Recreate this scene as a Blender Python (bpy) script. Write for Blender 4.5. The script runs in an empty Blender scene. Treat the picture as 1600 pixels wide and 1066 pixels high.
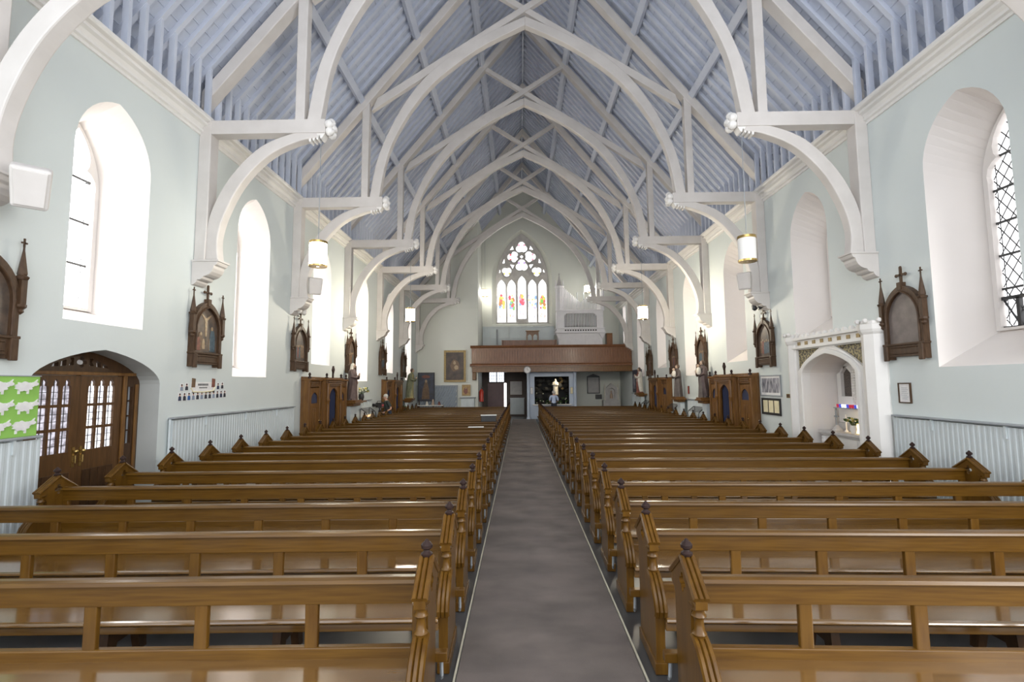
import bpy, bmesh, math, random
from mathutils import Vector, Matrix, geometry
random.seed(7)
D = bpy.data
SC = bpy.context.scene
COL = SC.collection
PI = math.pi

# ------------------------------------------------------------------ camera, sky, exposure
FPX, PITCH, YAW, ROLL, CAMZ = 782.79, .0863, .0154, .0082, 2.038
cam = D.cameras.new('camera'); cam.sensor_width = 36; cam.lens = FPX / 1600 * 36
cam.clip_start = .05; cam.clip_end = 200
camo = D.objects.new('camera', cam); COL.objects.link(camo); SC.camera = camo
fw0 = Vector((-math.sin(YAW), math.cos(YAW), 0)); rt0 = Vector((math.cos(YAW), math.sin(YAW), 0))
fw1 = fw0 * math.cos(PITCH) + Vector((0, 0, math.sin(PITCH)))
up1 = Vector((0, 0, math.cos(PITCH))) - fw0 * math.sin(PITCH)
rt2 = rt0 * math.cos(ROLL) - up1 * math.sin(ROLL); up2 = rt0 * math.sin(ROLL) + up1 * math.cos(ROLL)
m3 = Matrix((rt2, up2, -fw1)).transposed()
camo.matrix_world = Matrix.Translation((0, 0, CAMZ)) @ m3.to_4x4()

w = D.worlds.new('world'); SC.world = w; w.use_nodes = True
bg = w.node_tree.nodes['Background']; bg.inputs[0].default_value = (.93, .96, 1, 1); bg.inputs[1].default_value = .56
SC.view_settings.view_transform = 'Standard'; SC.view_settings.look = 'None'
SC.view_settings.gamma = 1; SC.view_settings.use_curve_mapping = False
SC.view_settings.exposure = 2.4
SC.cycles.max_bounces = 8; SC.cycles.diffuse_bounces = 5; SC.cycles.glossy_bounces = 3
SC.cycles.use_denoising = True
GLOW_L, GLOW_R, GLOW_E = 2.1, .50, .5        # daylight behind the left, right and end windows
# added fill lamp out of view on the right, brightens left wall and roof
al_ = D.lights.new('side_fill_light', 'AREA'); al_.shape = 'RECTANGLE'; al_.size = 2.4; al_.size_y = 4.5; al_.energy = 105; al_.color = (1, .97, .93)
ao_ = D.objects.new('side_fill_light', al_); COL.objects.link(ao_); ao_.location = (6.2, .4, 3.9)
ao_.rotation_euler = Vector((-.76, .58, .30)).to_track_quat('-Z', 'Y').to_euler()

# ------------------------------------------------------------------ materials
def mat(name, col, rough=.6, col2=None, scale=3., stretch=None, metal=0., bump=0., bscale=None, coat=0., spec=.5, detail=4, emit=0., rnd=0., lo=.35, hi=.65):
    m = D.materials.new(name); m.use_nodes = True; nt = m.node_tree; b = nt.nodes['Principled BSDF']
    b.inputs['Base Color'].default_value = (*col, 1); b.inputs['Roughness'].default_value = rough
    b.inputs['Metallic'].default_value = metal; b.inputs['Coat Weight'].default_value = coat
    b.inputs['Coat Roughness'].default_value = .12
    b.inputs['Specular IOR Level'].default_value = spec
    tc = nt.nodes.new('ShaderNodeTexCoord'); mp = nt.nodes.new('ShaderNodeMapping')
    nt.links.new(tc.outputs['Object'], mp.inputs[0])
    if stretch: mp.inputs['Scale'].default_value = stretch
    last = None
    if col2:
        n = nt.nodes.new('ShaderNodeTexNoise'); n.inputs['Scale'].default_value = scale; n.inputs['Detail'].default_value = detail
        nt.links.new(mp.outputs[0], n.inputs[0])
        r = nt.nodes.new('ShaderNodeValToRGB'); nt.links.new(n.outputs[0], r.inputs[0])
        r.color_ramp.elements[0].position = lo; r.color_ramp.elements[1].position = hi
        r.color_ramp.elements[0].color = (*col2, 1); r.color_ramp.elements[1].color = (*col, 1)
        last = r.outputs[0]
        if rnd:
            oi = nt.nodes.new('ShaderNodeObjectInfo'); hs = nt.nodes.new('ShaderNodeHueSaturation')
            mr = nt.nodes.new('ShaderNodeMapRange'); nt.links.new(oi.outputs['Random'], mr.inputs[0])
            mr.inputs[3].default_value = 1 - rnd; mr.inputs[4].default_value = 1 + rnd
            nt.links.new(mr.outputs[0], hs.inputs['Value']); nt.links.new(last, hs.inputs['Color']); last = hs.outputs[0]
        nt.links.new(last, b.inputs['Base Color'])
    if bump:
        n2 = nt.nodes.new('ShaderNodeTexNoise'); n2.inputs['Scale'].default_value = bscale or scale * 4; n2.inputs['Detail'].default_value = 6
        nt.links.new(mp.outputs[0], n2.inputs[0])
        bp = nt.nodes.new('ShaderNodeBump'); bp.inputs['Strength'].default_value = bump; bp.inputs['Distance'].default_value = .02
        nt.links.new(n2.outputs[0], bp.inputs['Height']); nt.links.new(bp.outputs[0], b.inputs['Normal'])
    if emit:
        b.inputs['Emission Strength'].default_value = emit; b.inputs['Emission Color'].default_value = (*col, 1)
    return m
def glow(name, col, s, col2=None, scale=6.):
    m = D.materials.new(name); m.use_nodes = True; nt = m.node_tree; b = nt.nodes['Principled BSDF']
    b.inputs['Base Color'].default_value = (.05, .05, .05, 1); b.inputs['Roughness'].default_value = .15
    b.inputs['Emission Strength'].default_value = s; b.inputs['Emission Color'].default_value = (*col, 1)
    if col2:
        tc = nt.nodes.new('ShaderNodeTexCoord'); n = nt.nodes.new('ShaderNodeTexNoise'); n.inputs['Scale'].default_value = scale
        r = nt.nodes.new('ShaderNodeValToRGB'); nt.links.new(tc.outputs['Object'], n.inputs[0]); nt.links.new(n.outputs[0], r.inputs[0])
        r.color_ramp.elements[0].position = .42; r.color_ramp.elements[1].position = .58
        r.color_ramp.elements[0].color = (*col2, 1); r.color_ramp.elements[1].color = (*col, 1)
        nt.links.new(r.outputs[0], b.inputs['Emission Color'])
    return m
M = {}
M['oakseat'] = mat('polished_oak_seat', (.19, .094, .019), .2, (.13, .06, .010), 2.2, (1.2, 9, 26), coat=1, spec=.8, rnd=.08, detail=6)  # base paler than the other pew oak, adding reflected window light by colour
M['wall'] = mat('mint_plaster', (.645, .69, .675), .55, (.615, .66, .648), .6, bump=.12, bscale=7)
M['wallend'] = mat('sage_plaster', (.69, .70, .635), .6, (.66, .675, .615), .6, bump=.1, bscale=7)
M['reveal'] = mat('cream_plaster', (.78, .735, .70), .6, (.75, .705, .67), 1, bump=.1, bscale=8)
M['white'] = mat('white_paint', (.80, .78, .75), .5, (.76, .74, .71), 2)
M['timberwhite'] = mat('white_painted_timber', (.64, .605, .575), .5, (.59, .555, .525), 2.5, bump=.08, bscale=12)
M['board'] = mat('blue_grey_boards', (.54, .58, .67), .55, (.49, .53, .63), 1.5)
M['rafter'] = mat('blue_grey_rafter', (.58, .615, .70), .5, (.53, .57, .67), 2)
M['oakx'] = mat('polished_oak', (.118, .056, .0065), .3, (.080, .035, .0035), 2.2, (1.2, 9, 26), coat=.08, spec=.3, bump=.03, rnd=.10, detail=6)
M['oakz'] = mat('polished_oak_upright', (.118, .056, .0075), .3, (.080, .035, .0045), 2.2, (9, 9, 1.2), coat=.1, spec=.3, bump=.03, rnd=.10, detail=6)
M['oakdark'] = mat('dark_oak', (.07, .034, .014), .35, (.045, .022, .010), 3, (6, 6, 1.2), spec=.3)
M['oakfar'] = mat('brown_oak_panelling', (.23, .105, .05), .3, (.17, .074, .034), 3, (6, 6, 1), coat=.05, spec=.3)
M['confess'] = mat('chestnut_wood', (.19, .092, .026), .3, (.13, .058, .016), 3, (7, 7, 1), coat=.05, spec=.3)
M['doorwood'] = mat('brown_door_wood', (.115, .055, .020), .35, (.075, .036, .013), 3, (7, 7, 1), spec=.3)
M['finial'] = mat('dark_finial_wood', (.04, .024, .02), .35, (.028, .017, .015), 6, spec=.12)
M['carpet'] = mat('grey_brown_carpet', (.172, .140, .124), .95, (.108, .090, .080), 1.6, (1, 1.6, 1), bump=.5, bscale=160, spec=.1, detail=3)
M['carpet'].node_tree.nodes['Principled BSDF'].inputs['Sheen Weight'].default_value = .16
M['carpet'].node_tree.nodes['Principled BSDF'].inputs['Sheen Tint'].default_value = (1, .93, .86, 1)
M['carpet'].node_tree.nodes['Principled BSDF'].inputs['Sheen Roughness'].default_value = .45
M['floor'] = mat('dark_floor', (.075, .075, .078), .35, (.05, .05, .05), 1.5)
M['strip'] = mat('pale_metal_strip', (.62, .58, .45), .35, (.5, .46, .36), 4)
M['stone'] = mat('grey_stone', (.54, .52, .50), .7, (.46, .44, .43), 5, bump=.2)
M['black'] = mat('black_metal', (.02, .02, .022), .4, (.03, .03, .03), 5)
M['grey'] = mat('grey_paint', (.32, .34, .36), .5, (.27, .29, .31), 4)
M['lead'] = mat('lead_came', (.06, .06, .06), .5, (.045, .045, .045), 8)
M['brass'] = mat('brass', (.62, .44, .16), .25, (.5, .34, .12), 8, metal=.9)
M['gold'] = mat('gilded_wood', (.36, .26, .11), .45, (.25, .17, .065), 12, metal=.2)
M['frame'] = mat('brown_carved_wood', (.085, .048, .026), .45, (.055, .03, .016), 8, (4, 4, 1), spec=.25)
M['radiator'] = mat('white_enamel', (.60, .65, .66), .35, (.56, .61, .62), 3)
M['glowL'] = glow('daylit_glass_left', (1, 1, 1), GLOW_L)
M['glowR'] = glow('daylit_glass_right', (.98, .98, 1), GLOW_R)
M['glowE'] = glow('daylit_glass_end', (1, .99, .96), GLOW_E, (.93, .95, 1), 3)
M['lampon'] = glow('lit_lamp_glass', (1, .95, .82), 13)
M['lampwarm'] = glow('lit_lamp_glass_warm', (1, .90, .72), 46)
M['lampfar'] = glow('lit_lamp_glass_far', (1, .96, .86), 8)
M['lampoff'] = mat('white_lamp_glass', (.86, .85, .82), .3, (.82, .81, .78), 3)
M['navy'] = mat('navy_curtain', (.02, .028, .075), .8, (.012, .016, .045), 3, (14, 14, .3))
M['green'] = mat('bright_green_paper', (.27, .52, .10), .8, (.24, .47, .09), 3)
M['paper'] = mat('white_paper', (.80, .79, .77), .8, (.72, .70, .70), 14)
M['cream'] = mat('cream_paper', (.80, .72, .48), .8, (.74, .66, .42), 8)
M['skin'] = mat('skin', (.55, .32, .23), .5, (.5, .29, .21), 6)
M['hair'] = mat('white_hair', (.66, .64, .60), .7, (.5, .48, .45), 40)
M['red'] = mat('red_paint', (.55, .045, .02), .35, (.5, .04, .02), 5)
M['ltblue'] = mat('pale_blue_paint', (.50, .57, .68), .5, (.46, .53, .64), 3)
M['dado'] = mat('blue_grey_panel', (.60, .66, .67), .5, (.57, .63, .64), 3)
M['maroon'] = mat('maroon_door_paint', (.16, .095, .10), .5, (.13, .078, .085), 3)
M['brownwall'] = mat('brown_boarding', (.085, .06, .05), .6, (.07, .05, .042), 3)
M['organ'] = mat('white_organ_case', (.76, .75, .77), .45, (.72, .71, .73), 4)
M['pipe'] = mat('silver_white_pipe', (.80, .80, .82), .3, (.75, .75, .77), 3)
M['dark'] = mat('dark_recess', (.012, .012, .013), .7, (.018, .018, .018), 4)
M['foliage'] = mat('green_leaves', (.07, .14, .03), .6, (.035, .075, .02), 12)
M['greyblue'] = mat('slate_blue_boards', (.27, .31, .36), .6, (.23, .27, .32), 5, (1, 1, 1))

# ------------------------------------------------------------------ mesh helpers
class MB:
    def __init__(s): s.v = []; s.f = []; s.m = []; s.mi = 0
    def add(s, vs, fs):
        o = len(s.v); s.v += [tuple(p) for p in vs]
        for f in fs: s.f.append(tuple(i + o for i in f)); s.m.append(s.mi)
        return s
    def box(s, x0, x1, y0, y1, z0, z1):
        return s.add([(x0, y0, z0), (x1, y0, z0), (x1, y1, z0), (x0, y1, z0), (x0, y0, z1), (x1, y0, z1), (x1, y1, z1), (x0, y1, z1)],
                     [(3, 2, 1, 0), (4, 5, 6, 7), (0, 1, 5, 4), (1, 2, 6, 5), (2, 3, 7, 6), (3, 0, 4, 7)])
    def prism(s, poly, fn, a, b):
        """poly of 2-D points mapped by fn(u, v, w) between w = a and w = b, caps triangulated"""
        n = len(poly); tri = geometry.tessellate_polygon([[Vector((p[0], p[1], 0)) for p in poly]])
        vs = [fn(u, v, a) for u, v in poly] + [fn(u, v, b) for u, v in poly]
        fs = [tuple(t) for t in tri] + [tuple(i + n for i in reversed(t)) for t in tri]
        fs += [(i, (i + 1) % n, (i + 1) % n + n, i + n) for i in range(n)]
        return s.add(vs, fs)
    def plate(s, outer, holes, fn, a, b=None):
        """flat plate with holes, from depth a to depth b (one face only when b is None)"""
        pts = []; edges = []; loops = [outer] + holes
        for L in loops:
            o = len(pts); pts += [Vector(p) for p in L]; edges += [(o + i, o + (i + 1) % len(L)) for i in range(len(L))]
        vo, _, fo, *_r = geometry.delaunay_2d_cdt(pts, edges, [], 0, 1e-5)
        keep = []
        for f in fo:
            c = Vector((0, 0))
            for i in f: c += vo[i]
            c /= len(f)
            if inside(c, outer) and not any(inside(c, h) for h in holes): keep.append(tuple(f))
        n = len(vo); vs = [fn(p.x, p.y, a) for p in vo]
        if b is None: return s.add(vs, keep)
        vs += [fn(p.x, p.y, b) for p in vo]
        fs = keep + [tuple(i + n for i in reversed(f)) for f in keep]
        s.add(vs, fs)
        for L in loops:
            k = len(L); s.add([fn(u, v, a) for u, v in L] + [fn(u, v, b) for u, v in L], [(i, (i + 1) % k, (i + 1) % k + k, i + k) for i in range(k)])
        return s
    def loft(s, rings, cap=True, closed=True):
        n = len(rings[0]); o = len(s.v)
        vs = [p for r in rings for p in r]; fs = []
        for j in range(len(rings) - 1):
            for i in range(n if closed else n - 1):
                k = (i + 1) % n; fs.append((j * n + i, j * n + k, (j + 1) * n + k, (j + 1) * n + i))
        if cap: fs += [tuple(reversed(range(n))), tuple((len(rings) - 1) * n + i for i in range(n))]
        return s.add(vs, fs)
    def lathe(s, prof, cx=0, cy=0, n=12, sx=1, sy=1):
        return s.loft([[(cx + r * sx * math.cos(2 * PI * i / n), cy + r * sy * math.sin(2 * PI * i / n), z) for i in range(n)] for r, z in prof])
    def ell(s, c, r, n=12, k=8, tilt=None):
        rings = []
        for j in range(k + 1):
            t = -PI / 2 + PI * j / k; rr = max(math.cos(t), .02)
            ring = [Vector((r[0] * rr * math.cos(2 * PI * i / n), r[1] * rr * math.sin(2 * PI * i / n), r[2] * math.sin(t))) for i in range(n)]
            if tilt: ring = [tilt @ p for p in ring]
            rings.append([tuple(p + Vector(c)) for p in ring])
        return s.loft(rings)
    def tube(s, pts, r, n=6):
        P = [Vector(p) for p in pts]; rings = []; rr = r if isinstance(r, (list, tuple)) else [r] * len(P)
        up = None
        for i, p in enumerate(P):
            t = (P[min(i + 1, len(P) - 1)] - P[max(i - 1, 0)]).normalized()
            if up is None: up = Vector((0, 0, 1)) if abs(t.z) < .9 else Vector((1, 0, 0))
            a = t.cross(up).normalized(); b = a.cross(t).normalized(); up = b
            rings.append([tuple(p + (a * math.cos(2 * PI * k / n) + b * math.sin(2 * PI * k / n)) * rr[i]) for k in range(n)])
        return s.loft(rings)
    def strip(s, ina, outb, fn, a, b):
        """solid between two matching 2-D polylines, from depth a to b"""
        return s.loft([[fn(*p, a), fn(*q, a), fn(*q, b), fn(*p, b)] for p, q in zip(ina, outb)])
    def build(s, name, m, parent=None, smooth=False, bevel=0, **props):
        me = D.meshes.new(name); me.from_pydata(s.v, [], s.f)
        ms = m if isinstance(m, (list, tuple)) else [m]
        for x in ms: me.materials.append(M[x] if isinstance(x, str) else x)
        if len(ms) > 1: me.polygons.foreach_set('material_index', s.m)
        bm = bmesh.new(); bm.from_mesh(me); bmesh.ops.recalc_face_normals(bm, faces=bm.faces[:]); bm.to_mesh(me); bm.free()
        if smooth: me.polygons.foreach_set('use_smooth', [True] * len(me.polygons))
        o = D.objects.new(name, me); COL.objects.link(o)
        if smooth:
            me.set_sharp_from_angle(angle=math.radians(40))
        if bevel:
            b = o.modifiers.new('bevel', 'BEVEL'); b.width = bevel; b.segments = 2; b.limit_method = 'ANGLE'
        if parent: o.parent = parent
        for k, v in props.items(): o[k] = v
        return o
def inside(p, poly):
    x, y = p[0], p[1]; c = False; n = len(poly)
    for i in range(n):
        x1, y1 = poly[i]; x2, y2 = poly[i - 1]
        if (y1 > y) != (y2 > y) and x < (x2 - x1) * (y - y1) / (y2 - y1) + x1: c = not c
    return c
XZ = lambda u, v, w: (u, w, v)      # polygon in x-z, depth in y
YZ = lambda u, v, w: (w, u, v)      # polygon in y-z, depth in x
XY = lambda u, v, w: (u, v, w)
def thing(name, label, cat, loc=(0, 0, 0), rot=0., group=None, kind=None):
    o = D.objects.new(name, None); o.empty_display_size = .1; COL.objects.link(o); o.location = loc; o.rotation_euler = (0, 0, rot)
    if label: o['label'] = label
    if cat: o['category'] = cat
    if group: o['group'] = group
    if kind: o['kind'] = kind
    return o
def tag(o, label, cat, group=None, loc=None, rot=None):
    o['label'] = label; o['category'] = cat
    if group: o['group'] = group
    if loc: o.location = loc
    if rot is not None: o.rotation_euler = (0, 0, rot)
    return o
KIDS = {}
def dup(o, parent=None, loc=None, rot=None, label=None, group=None):
    c = o.copy(); COL.objects.link(c); c.parent = parent
    if loc is not None: c.location = loc
    if rot is not None: c.rotation_euler = (0, 0, rot)
    if label: c['label'] = label
    if group: c['group'] = group
    for ch in list(o.children): dup(ch, c)
    return c
ORD = ['first', 'second', 'third', 'fourth', 'fifth', 'sixth', 'seventh', 'eighth', 'ninth', 'tenth', 'eleventh', 'twelfth', 'thirteenth', 'fourteenth',
       'fifteenth', 'sixteenth', 'seventeenth', 'eighteenth', 'nineteenth', 'twentieth', 'twenty-first', 'twenty-second', 'twenty-third', 'twenty-fourth', 'twenty-fifth']
RL, RR, RE = PI / 2, -PI / 2, 0.     # turns a wall item (front towards -y) to the left, right and end wall

# ------------------------------------------------------------------ the room's main measures
XC, HW = .229, 6.244
XL, XR = XC - HW, XC + HW
TY = lambda k: 9.1275 + 3.944 * k
Y0, YEND, YBACK, XBLOCK = -1., 29.3, 32.6, -2.45
ZC = 6.86                                # underside of the cornice
RIDGE, SLOPE = 14.86, 1.207              # underside of the principal rafters
pr = lambda d: RIDGE - SLOPE * d
def arch(hw, z0, spring, apex, n=9):
    r = apex - spring
    if r < hw * .98:   # depressed pointed arch
        right = []
        for i in range(n + 1):
            t = math.cos(PI / 2 * i / n); right.append((hw * t, spring + r * (.72 * math.sqrt(max(0, 1 - t * t)) + .28 * (1 - t))))
        right[-1] = (0, apex)
        return [(-hw, z0), (hw, z0)] + right + [(-x, z) for x, z in reversed(right[:-1])]
    R = (hw * hw + r * r) / (2 * hw); c = hw - R
    a1 = math.atan2(r, -c)
    right = [(c + R * math.cos(a1 * i / n), spring + R * math.sin(a1 * i / n)) for i in range(n + 1)]
    right[-1] = (0, apex)
    return [(-hw, z0), (hw, z0)] + right + [(-x, z) for x, z in reversed(right[:-1])]
# ------------------------------------------------------------------ floor, walls, cornices
o = MB().box(-9, 9, Y0, 34, -.2, 0).build('floor', 'floor'); o['kind'] = 'structure'
WC = lambda k: 7.15 + 3.944 * k          # window centres
SILL_L = [2.95, 2.25, 2.67, 2.2, 2.6, 2.3]
SILL_R = [2.25, 3.0, 2.66, 2.31, 2.73, 2.4]
DOOR_Y, DOOR_HW = 7.17, 1.13
NICHE_Y, NICHE_HW = 10.42, .90
def wall_holes(side):
    hs = []
    for k, s in enumerate(SILL_L if side < 0 else SILL_R):
        hs.append([(WC(k) + u, z) for u, z in arch(.70, s, 5.4, 6.31)])
    if side < 0: hs.append([(DOOR_Y + u, z) for u, z in arch(DOOR_HW, 0.001, 2.09, 2.585)])
    else: hs.append([(NICHE_Y + u, z) for u, z in arch(NICHE_HW, 0.001, 2.18, 2.62)])
    return hs
def fix(hs, y0):   # openings that reach the floor become notches in the outline: keep them as holes a hair above it
    return hs
mb = MB(); mb.plate([(Y0, -.02), (YEND, -.02), (YEND, 7.11), (Y0, 7.11)], wall_holes(-1), YZ, XL)
o = mb.build('wall_left', 'wall'); o['kind'] = 'structure'
RW6 = [(30.35, 3.6), (31.25, 3.6), (31.25, 7.0), (30.35, 7.0)]
mb = MB(); mb.plate([(Y0, -.02), (YBACK, -.02), (YBACK, 7.11), (Y0, 7.11)], wall_holes(1) + [RW6], YZ, XR)
o = mb.build('wall_right', 'wall'); o['kind'] = 'structure'
# outer skin so that the walls have thickness
o = MB().box(XL - 1.15, XL - 1.1, Y0, YEND, -.02, 8.4).build('wall_left_outer', 'stone'); o['kind'] = 'structure'
o = MB().box(XR + 1.25, XR + 1.3, Y0, YBACK, -.02, 8.4).build('wall_right_outer', 'stone'); o['kind'] = 'structure'
# end block on the left with its front face, and the back wall with the great window
ridge_z = lambda x: RIDGE + .75 - SLOPE * abs(x - XC)
mb = MB(); mb.prism([(XL - .3, -.02), (XBLOCK, -.02), (XBLOCK, ridge_z(XBLOCK)), (XL - .3, ridge_z(XL - .3))], XZ, YEND, YBACK)
o = mb.build('wall_end', 'wallend'); o['kind'] = 'structure'
EWX, EW_S, EW_A = .18, 8.9, 12.3
big = [(EWX + u, z) for u, z in arch(1.98, 5.95, EW_S, EW_A, 14)]
mb = MB(); mb.plate([(XBLOCK, -.02), (XR + .3, -.02), (XR + .3, ridge_z(XR + .3)), (XC, ridge_z(XC)), (XBLOCK, ridge_z(XBLOCK))], [big], XZ, YBACK)
mb.loft([[(u, YBACK, z) for u, z in big], [(EWX + (u - EWX) * .87, YBACK + .32, 6.05 + (z - 5.95) * .955) for u, z in big]], cap=False)
o = mb.build('wall_back', 'wallend'); o['kind'] = 'structure'
# cornices
prof = [(-.3, 6.78), (.03, 6.78), (.03, 6.83), (.07, 6.845), (.07, 6.89), (.055, 6.90), (.09, 6.95), (.15, 6.97), (.15, 7.00), (.12, 7.01), (.135, 7.035), (.20, 7.05), (.22, 7.07), (.22, 7.12), (-.9, 7.12), (-.9, 6.78)]
o = MB().loft([[(XL + a, y, z) for a, z in prof] for y in (Y0, YEND)]).build('trim_1', 'white'); o['kind'] = 'structure'
o = MB().loft([[(XR - a, y, z) for a, z in prof] for y in (Y0, YBACK)]).build('trim_2', 'white'); o['kind'] = 'structure'
# string course on the end block
o = MB().box(XL, XBLOCK - .02, YEND - .03, YEND, 6.52, 6.57).build('trim_3', 'wallend'); o['kind'] = 'structure'

# ------------------------------------------------------------------ ceiling: two boarded slopes with rafters, ashlar studs and purlins
for s, nm in ((-1, 'left'), (1, 'right')):
    root = thing('ceiling', 'blue-grey boarded %s slope of the pitched roof with its rafters' % nm, None, (0, 0, 0), kind='structure')
    zb = lambda d: pr(d) + .62
    mb = MB()
    nb = 46
    for i in range(nb):   # boards with fine lap steps
        d0 = 6.9 * i / nb; d1 = 6.9 * (i + 1) / nb
        a = [(XC + s * d0, zb(d0) ), (XC + s * d1, zb(d1)), (XC + s * d1, zb(d1) + .06), (XC + s * d0, zb(d0) + .06)]
        mb.prism(a, XZ, Y0, 33.6)
        mb.box(min(XC + s * d1, XC + s * (d1 - .012)), max(XC + s * d1, XC + s * (d1 - .012)), Y0, 33.6, zb(d1) - .008, zb(d1) + .03)
    mb.build('boarding', 'board', root)
    MB().box(min(XC + s * 6.72, XC + s * 6.78), max(XC + s * 6.72, XC + s * 6.78), Y0, YBACK, 7.1, zb(6.78)).build('eaves_board', 'board', root)
    r0 = None
    sp = 3.944 / 12
    y = TY(-1) - 6 * sp + sp / 2
    while y < YBACK - .1:
        if r0 is None:
            mb = MB(); q = [(XC + s * .02, zb(.02)), (XC + s * 6.75, zb(6.75)), (XC + s * 6.75, zb(6.75) - .13), (XC + s * .02, zb(.02) - .13)]
            mb.prism(q, XZ, -.042, .042); r0 = mb.build('rafter', 'rafter', root); r0.location.y = y
            st = MB(); d = 6.035; st.box(min(XC + s * d, XC + s * (d + .1)), max(XC + s * d, XC + s * (d + .1)), -.032, .032, 7.12, zb(d) - .1)
            st.build('ashlar_stud', 'rafter', r0)
        else:
            c = r0.copy(); COL.objects.link(c); c.parent = root; c.location.y = y
            e = r0.children[0].copy(); COL.objects.link(e); e.parent = c
        y += sp
    for d in (1.47, 2.97, 4.47):
        mb = MB(); u = Vector((s, 0, -SLOPE)).normalized(); n = Vector((s * SLOPE, 0, 1)).normalized()
        c0 = Vector((XC + s * d, 0, pr(d) + .30 ))
        ring = [c0 + u * a + n * b for a, b in ((-.09, -.06), (.09, -.06), (.09, .09), (-.09, .09))]
        mb.loft([[(p.x, yy, p.z) for p in ring] for yy in (Y0, YBACK + .1)]); mb.build('purlin', 'rafter', root, bevel=.01)
    mb = MB(); mb.box(XC - .03, XC + .03, Y0, YBACK, RIDGE + .32, RIDGE + .62)
    if s < 0: mb.build('ridge_board', 'rafter', root)

# ------------------------------------------------------------------ hammer-beam trusses
def mirror(s): return lambda u, v, w: (XC + s * u, w, v)
def arcbez(p, n=14):   # Catmull-Rom through points
    out = []
    P = [p[0]] + list(p) + [p[-1]]
    for i in range(1, len(P) - 2):
        a, b, c, d = (Vector(q) for q in P[i - 1:i + 3])
        for k in range(n // 2):
            t = k / (n // 2)
            out.append(tuple(.5 * ((2 * b) + (c - a) * t + (2 * a - 5 * b + 4 * c - d) * t * t + (3 * b - a - 3 * c + d) * t ** 3)))
    out.append(tuple(p[-1]))
    return out
def make_truss():
    root = thing('roof_truss', 'x', 'truss')
    for s in (-1, 1):
        F = mirror(s)
        mb = MB()
        mb.prism([(6.04, 4.36), (6.244, 4.36), (6.244, 7.02), (6.02, 7.02), (6.02, 5.3)], F, -.13, .13); mb.build('wall_post', 'timberwhite', root, bevel=.015)
        mb = MB(); mb.prism([(3.86, 6.80), (6.244, 6.80), (6.244, 7.07), (3.86, 7.07)], F, -.115, .115)
        hb = mb.build('hammer_beam', 'timberwhite', root, bevel=.02)
        mb = MB()
        for a in range(5):
            t = 2 * PI * a / 5 + .3
            mb.ell((XC + s * 3.79, .11 * math.cos(t), 6.93 + .11 * math.sin(t)), (.085, .085, .085), 8, 6)
        mb.ell((XC + s * 3.78, 0, 6.93), (.10, .10, .10), 8, 6)
        mb.prism([(3.86, 6.82)] + [q for a in range(4) for q in ((3.93 + a * .07, 6.70 - a * .02), (3.96 + a * .07, 6.70 - a * .02), (3.97 + a * .07, 6.76 - a * .02), (3.99 + a * .07, 6.76 - a * .02))] + [(4.24, 6.82)], F, -.09, .09)
        mb.build('carved_boss', 'white', hb, smooth=True)
        inn = arcbez([(5.83, 4.36), (5.90, 4.75), (5.76, 5.23), (5.45, 5.84), (4.92, 6.40), (4.38, 6.64), (3.98, 6.72)])
        inn = arcbez([(5.80, 4.36), (5.83, 4.80), (5.70, 5.30), (5.40, 5.88), (4.92, 6.38), (4.38, 6.64), (3.98, 6.72)])
        out = arcbez([(6.05, 4.36), (6.06, 4.85), (5.95, 5.38), (5.62, 6.00), (5.10, 6.54), (4.50, 6.80), (4.05, 6.84)])
        mb = MB(); mb.strip(inn, out, F, -.1, .1); mb.build('curved_brace', 'timberwhite', root, bevel=.02)
        mb = MB(); mb.prism([(4.27, 7.05), (4.45, 7.05), (4.45, pr(4.45) + .05), (4.25, pr(4.25) + .05)], F, -.1, .1); mb.build('hammer_post', 'timberwhite', root, bevel=.015)
        inn = arcbez([(3.96, 7.05), (3.74, 8.23), (3.28, 9.23), (2.65, 10.10), (1.97, 10.72), (1.11, 11.32), (0, 11.88)])
        out = arcbez([(4.22, 7.05), (4.01, 8.15), (3.52, 9.30), (2.90, 10.24), (2.15, 10.95), (1.22, 11.56), (0, 12.14)])
        mb = MB(); mb.strip(inn, out, F, -.1, .1); mb.build('arched_brace', 'timberwhite', root, bevel=.015)
        # principal rafter
        mb = MB(); mb.prism([(6.24, pr(6.24) - .02), (6.24, pr(6.24) + .32), (0, RIDGE + .33), (0, RIDGE)], F, -.13, .13); mb.build('principal_rafter', 'timberwhite', root, bevel=.015)
        # scissor brace: rises from the hammer post over the middle to the far rafter
        zs = lambda d: 12.36 - .655 * d
        e = 1.40
        mb = MB(); mb.prism([(4.2, zs(4.2) - .13), (-e, zs(-e) - .06), (-e - .1, zs(-e - .1) + .12), (4.05, zs(4.05) + .14)], F, -.075 + .02 * s, .075 + .02 * s); mb.build('scissor_brace', 'timberwhite', root, bevel=.012)
        # corbel of moulded stone at the foot
        cp = [(6.244, 3.90), (6.19, 3.92), (6.15, 3.96), (6.14, 4.00), (6.09, 4.00), (6.05, 4.02), (6.03, 4.06), (5.98, 4.07), (5.92, 4.10), (5.87, 4.15), (5.84, 4.21), (5.83, 4.26), (5.79, 4.28), (5.77, 4.32), (5.77, 4.37), (6.244, 4.37)]
        mb = MB(); mb.prism(cp, F, -.17, .17); mb.box(min(XC + s * 5.74, XC + s * 6.244), max(XC + s * 5.74, XC + s * 6.244), -.19, .19, 4.335, 4.37)
        mb.build('corbel', 'timberwhite', root, bevel=.012)
    return root
t0 = make_truss()
TN = ['first roof truss of white timber, partly cut off, white speaker on its corbel', 'second white roof truss from the front, its hammer beams over the first lamps',
      'third white roof truss from the front', 'fourth white roof truss from the front', 'fifth white roof truss from the front',
      'sixth white roof truss from the front, last but one', 'farthest white roof truss, framing the great window and gallery']
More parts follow.
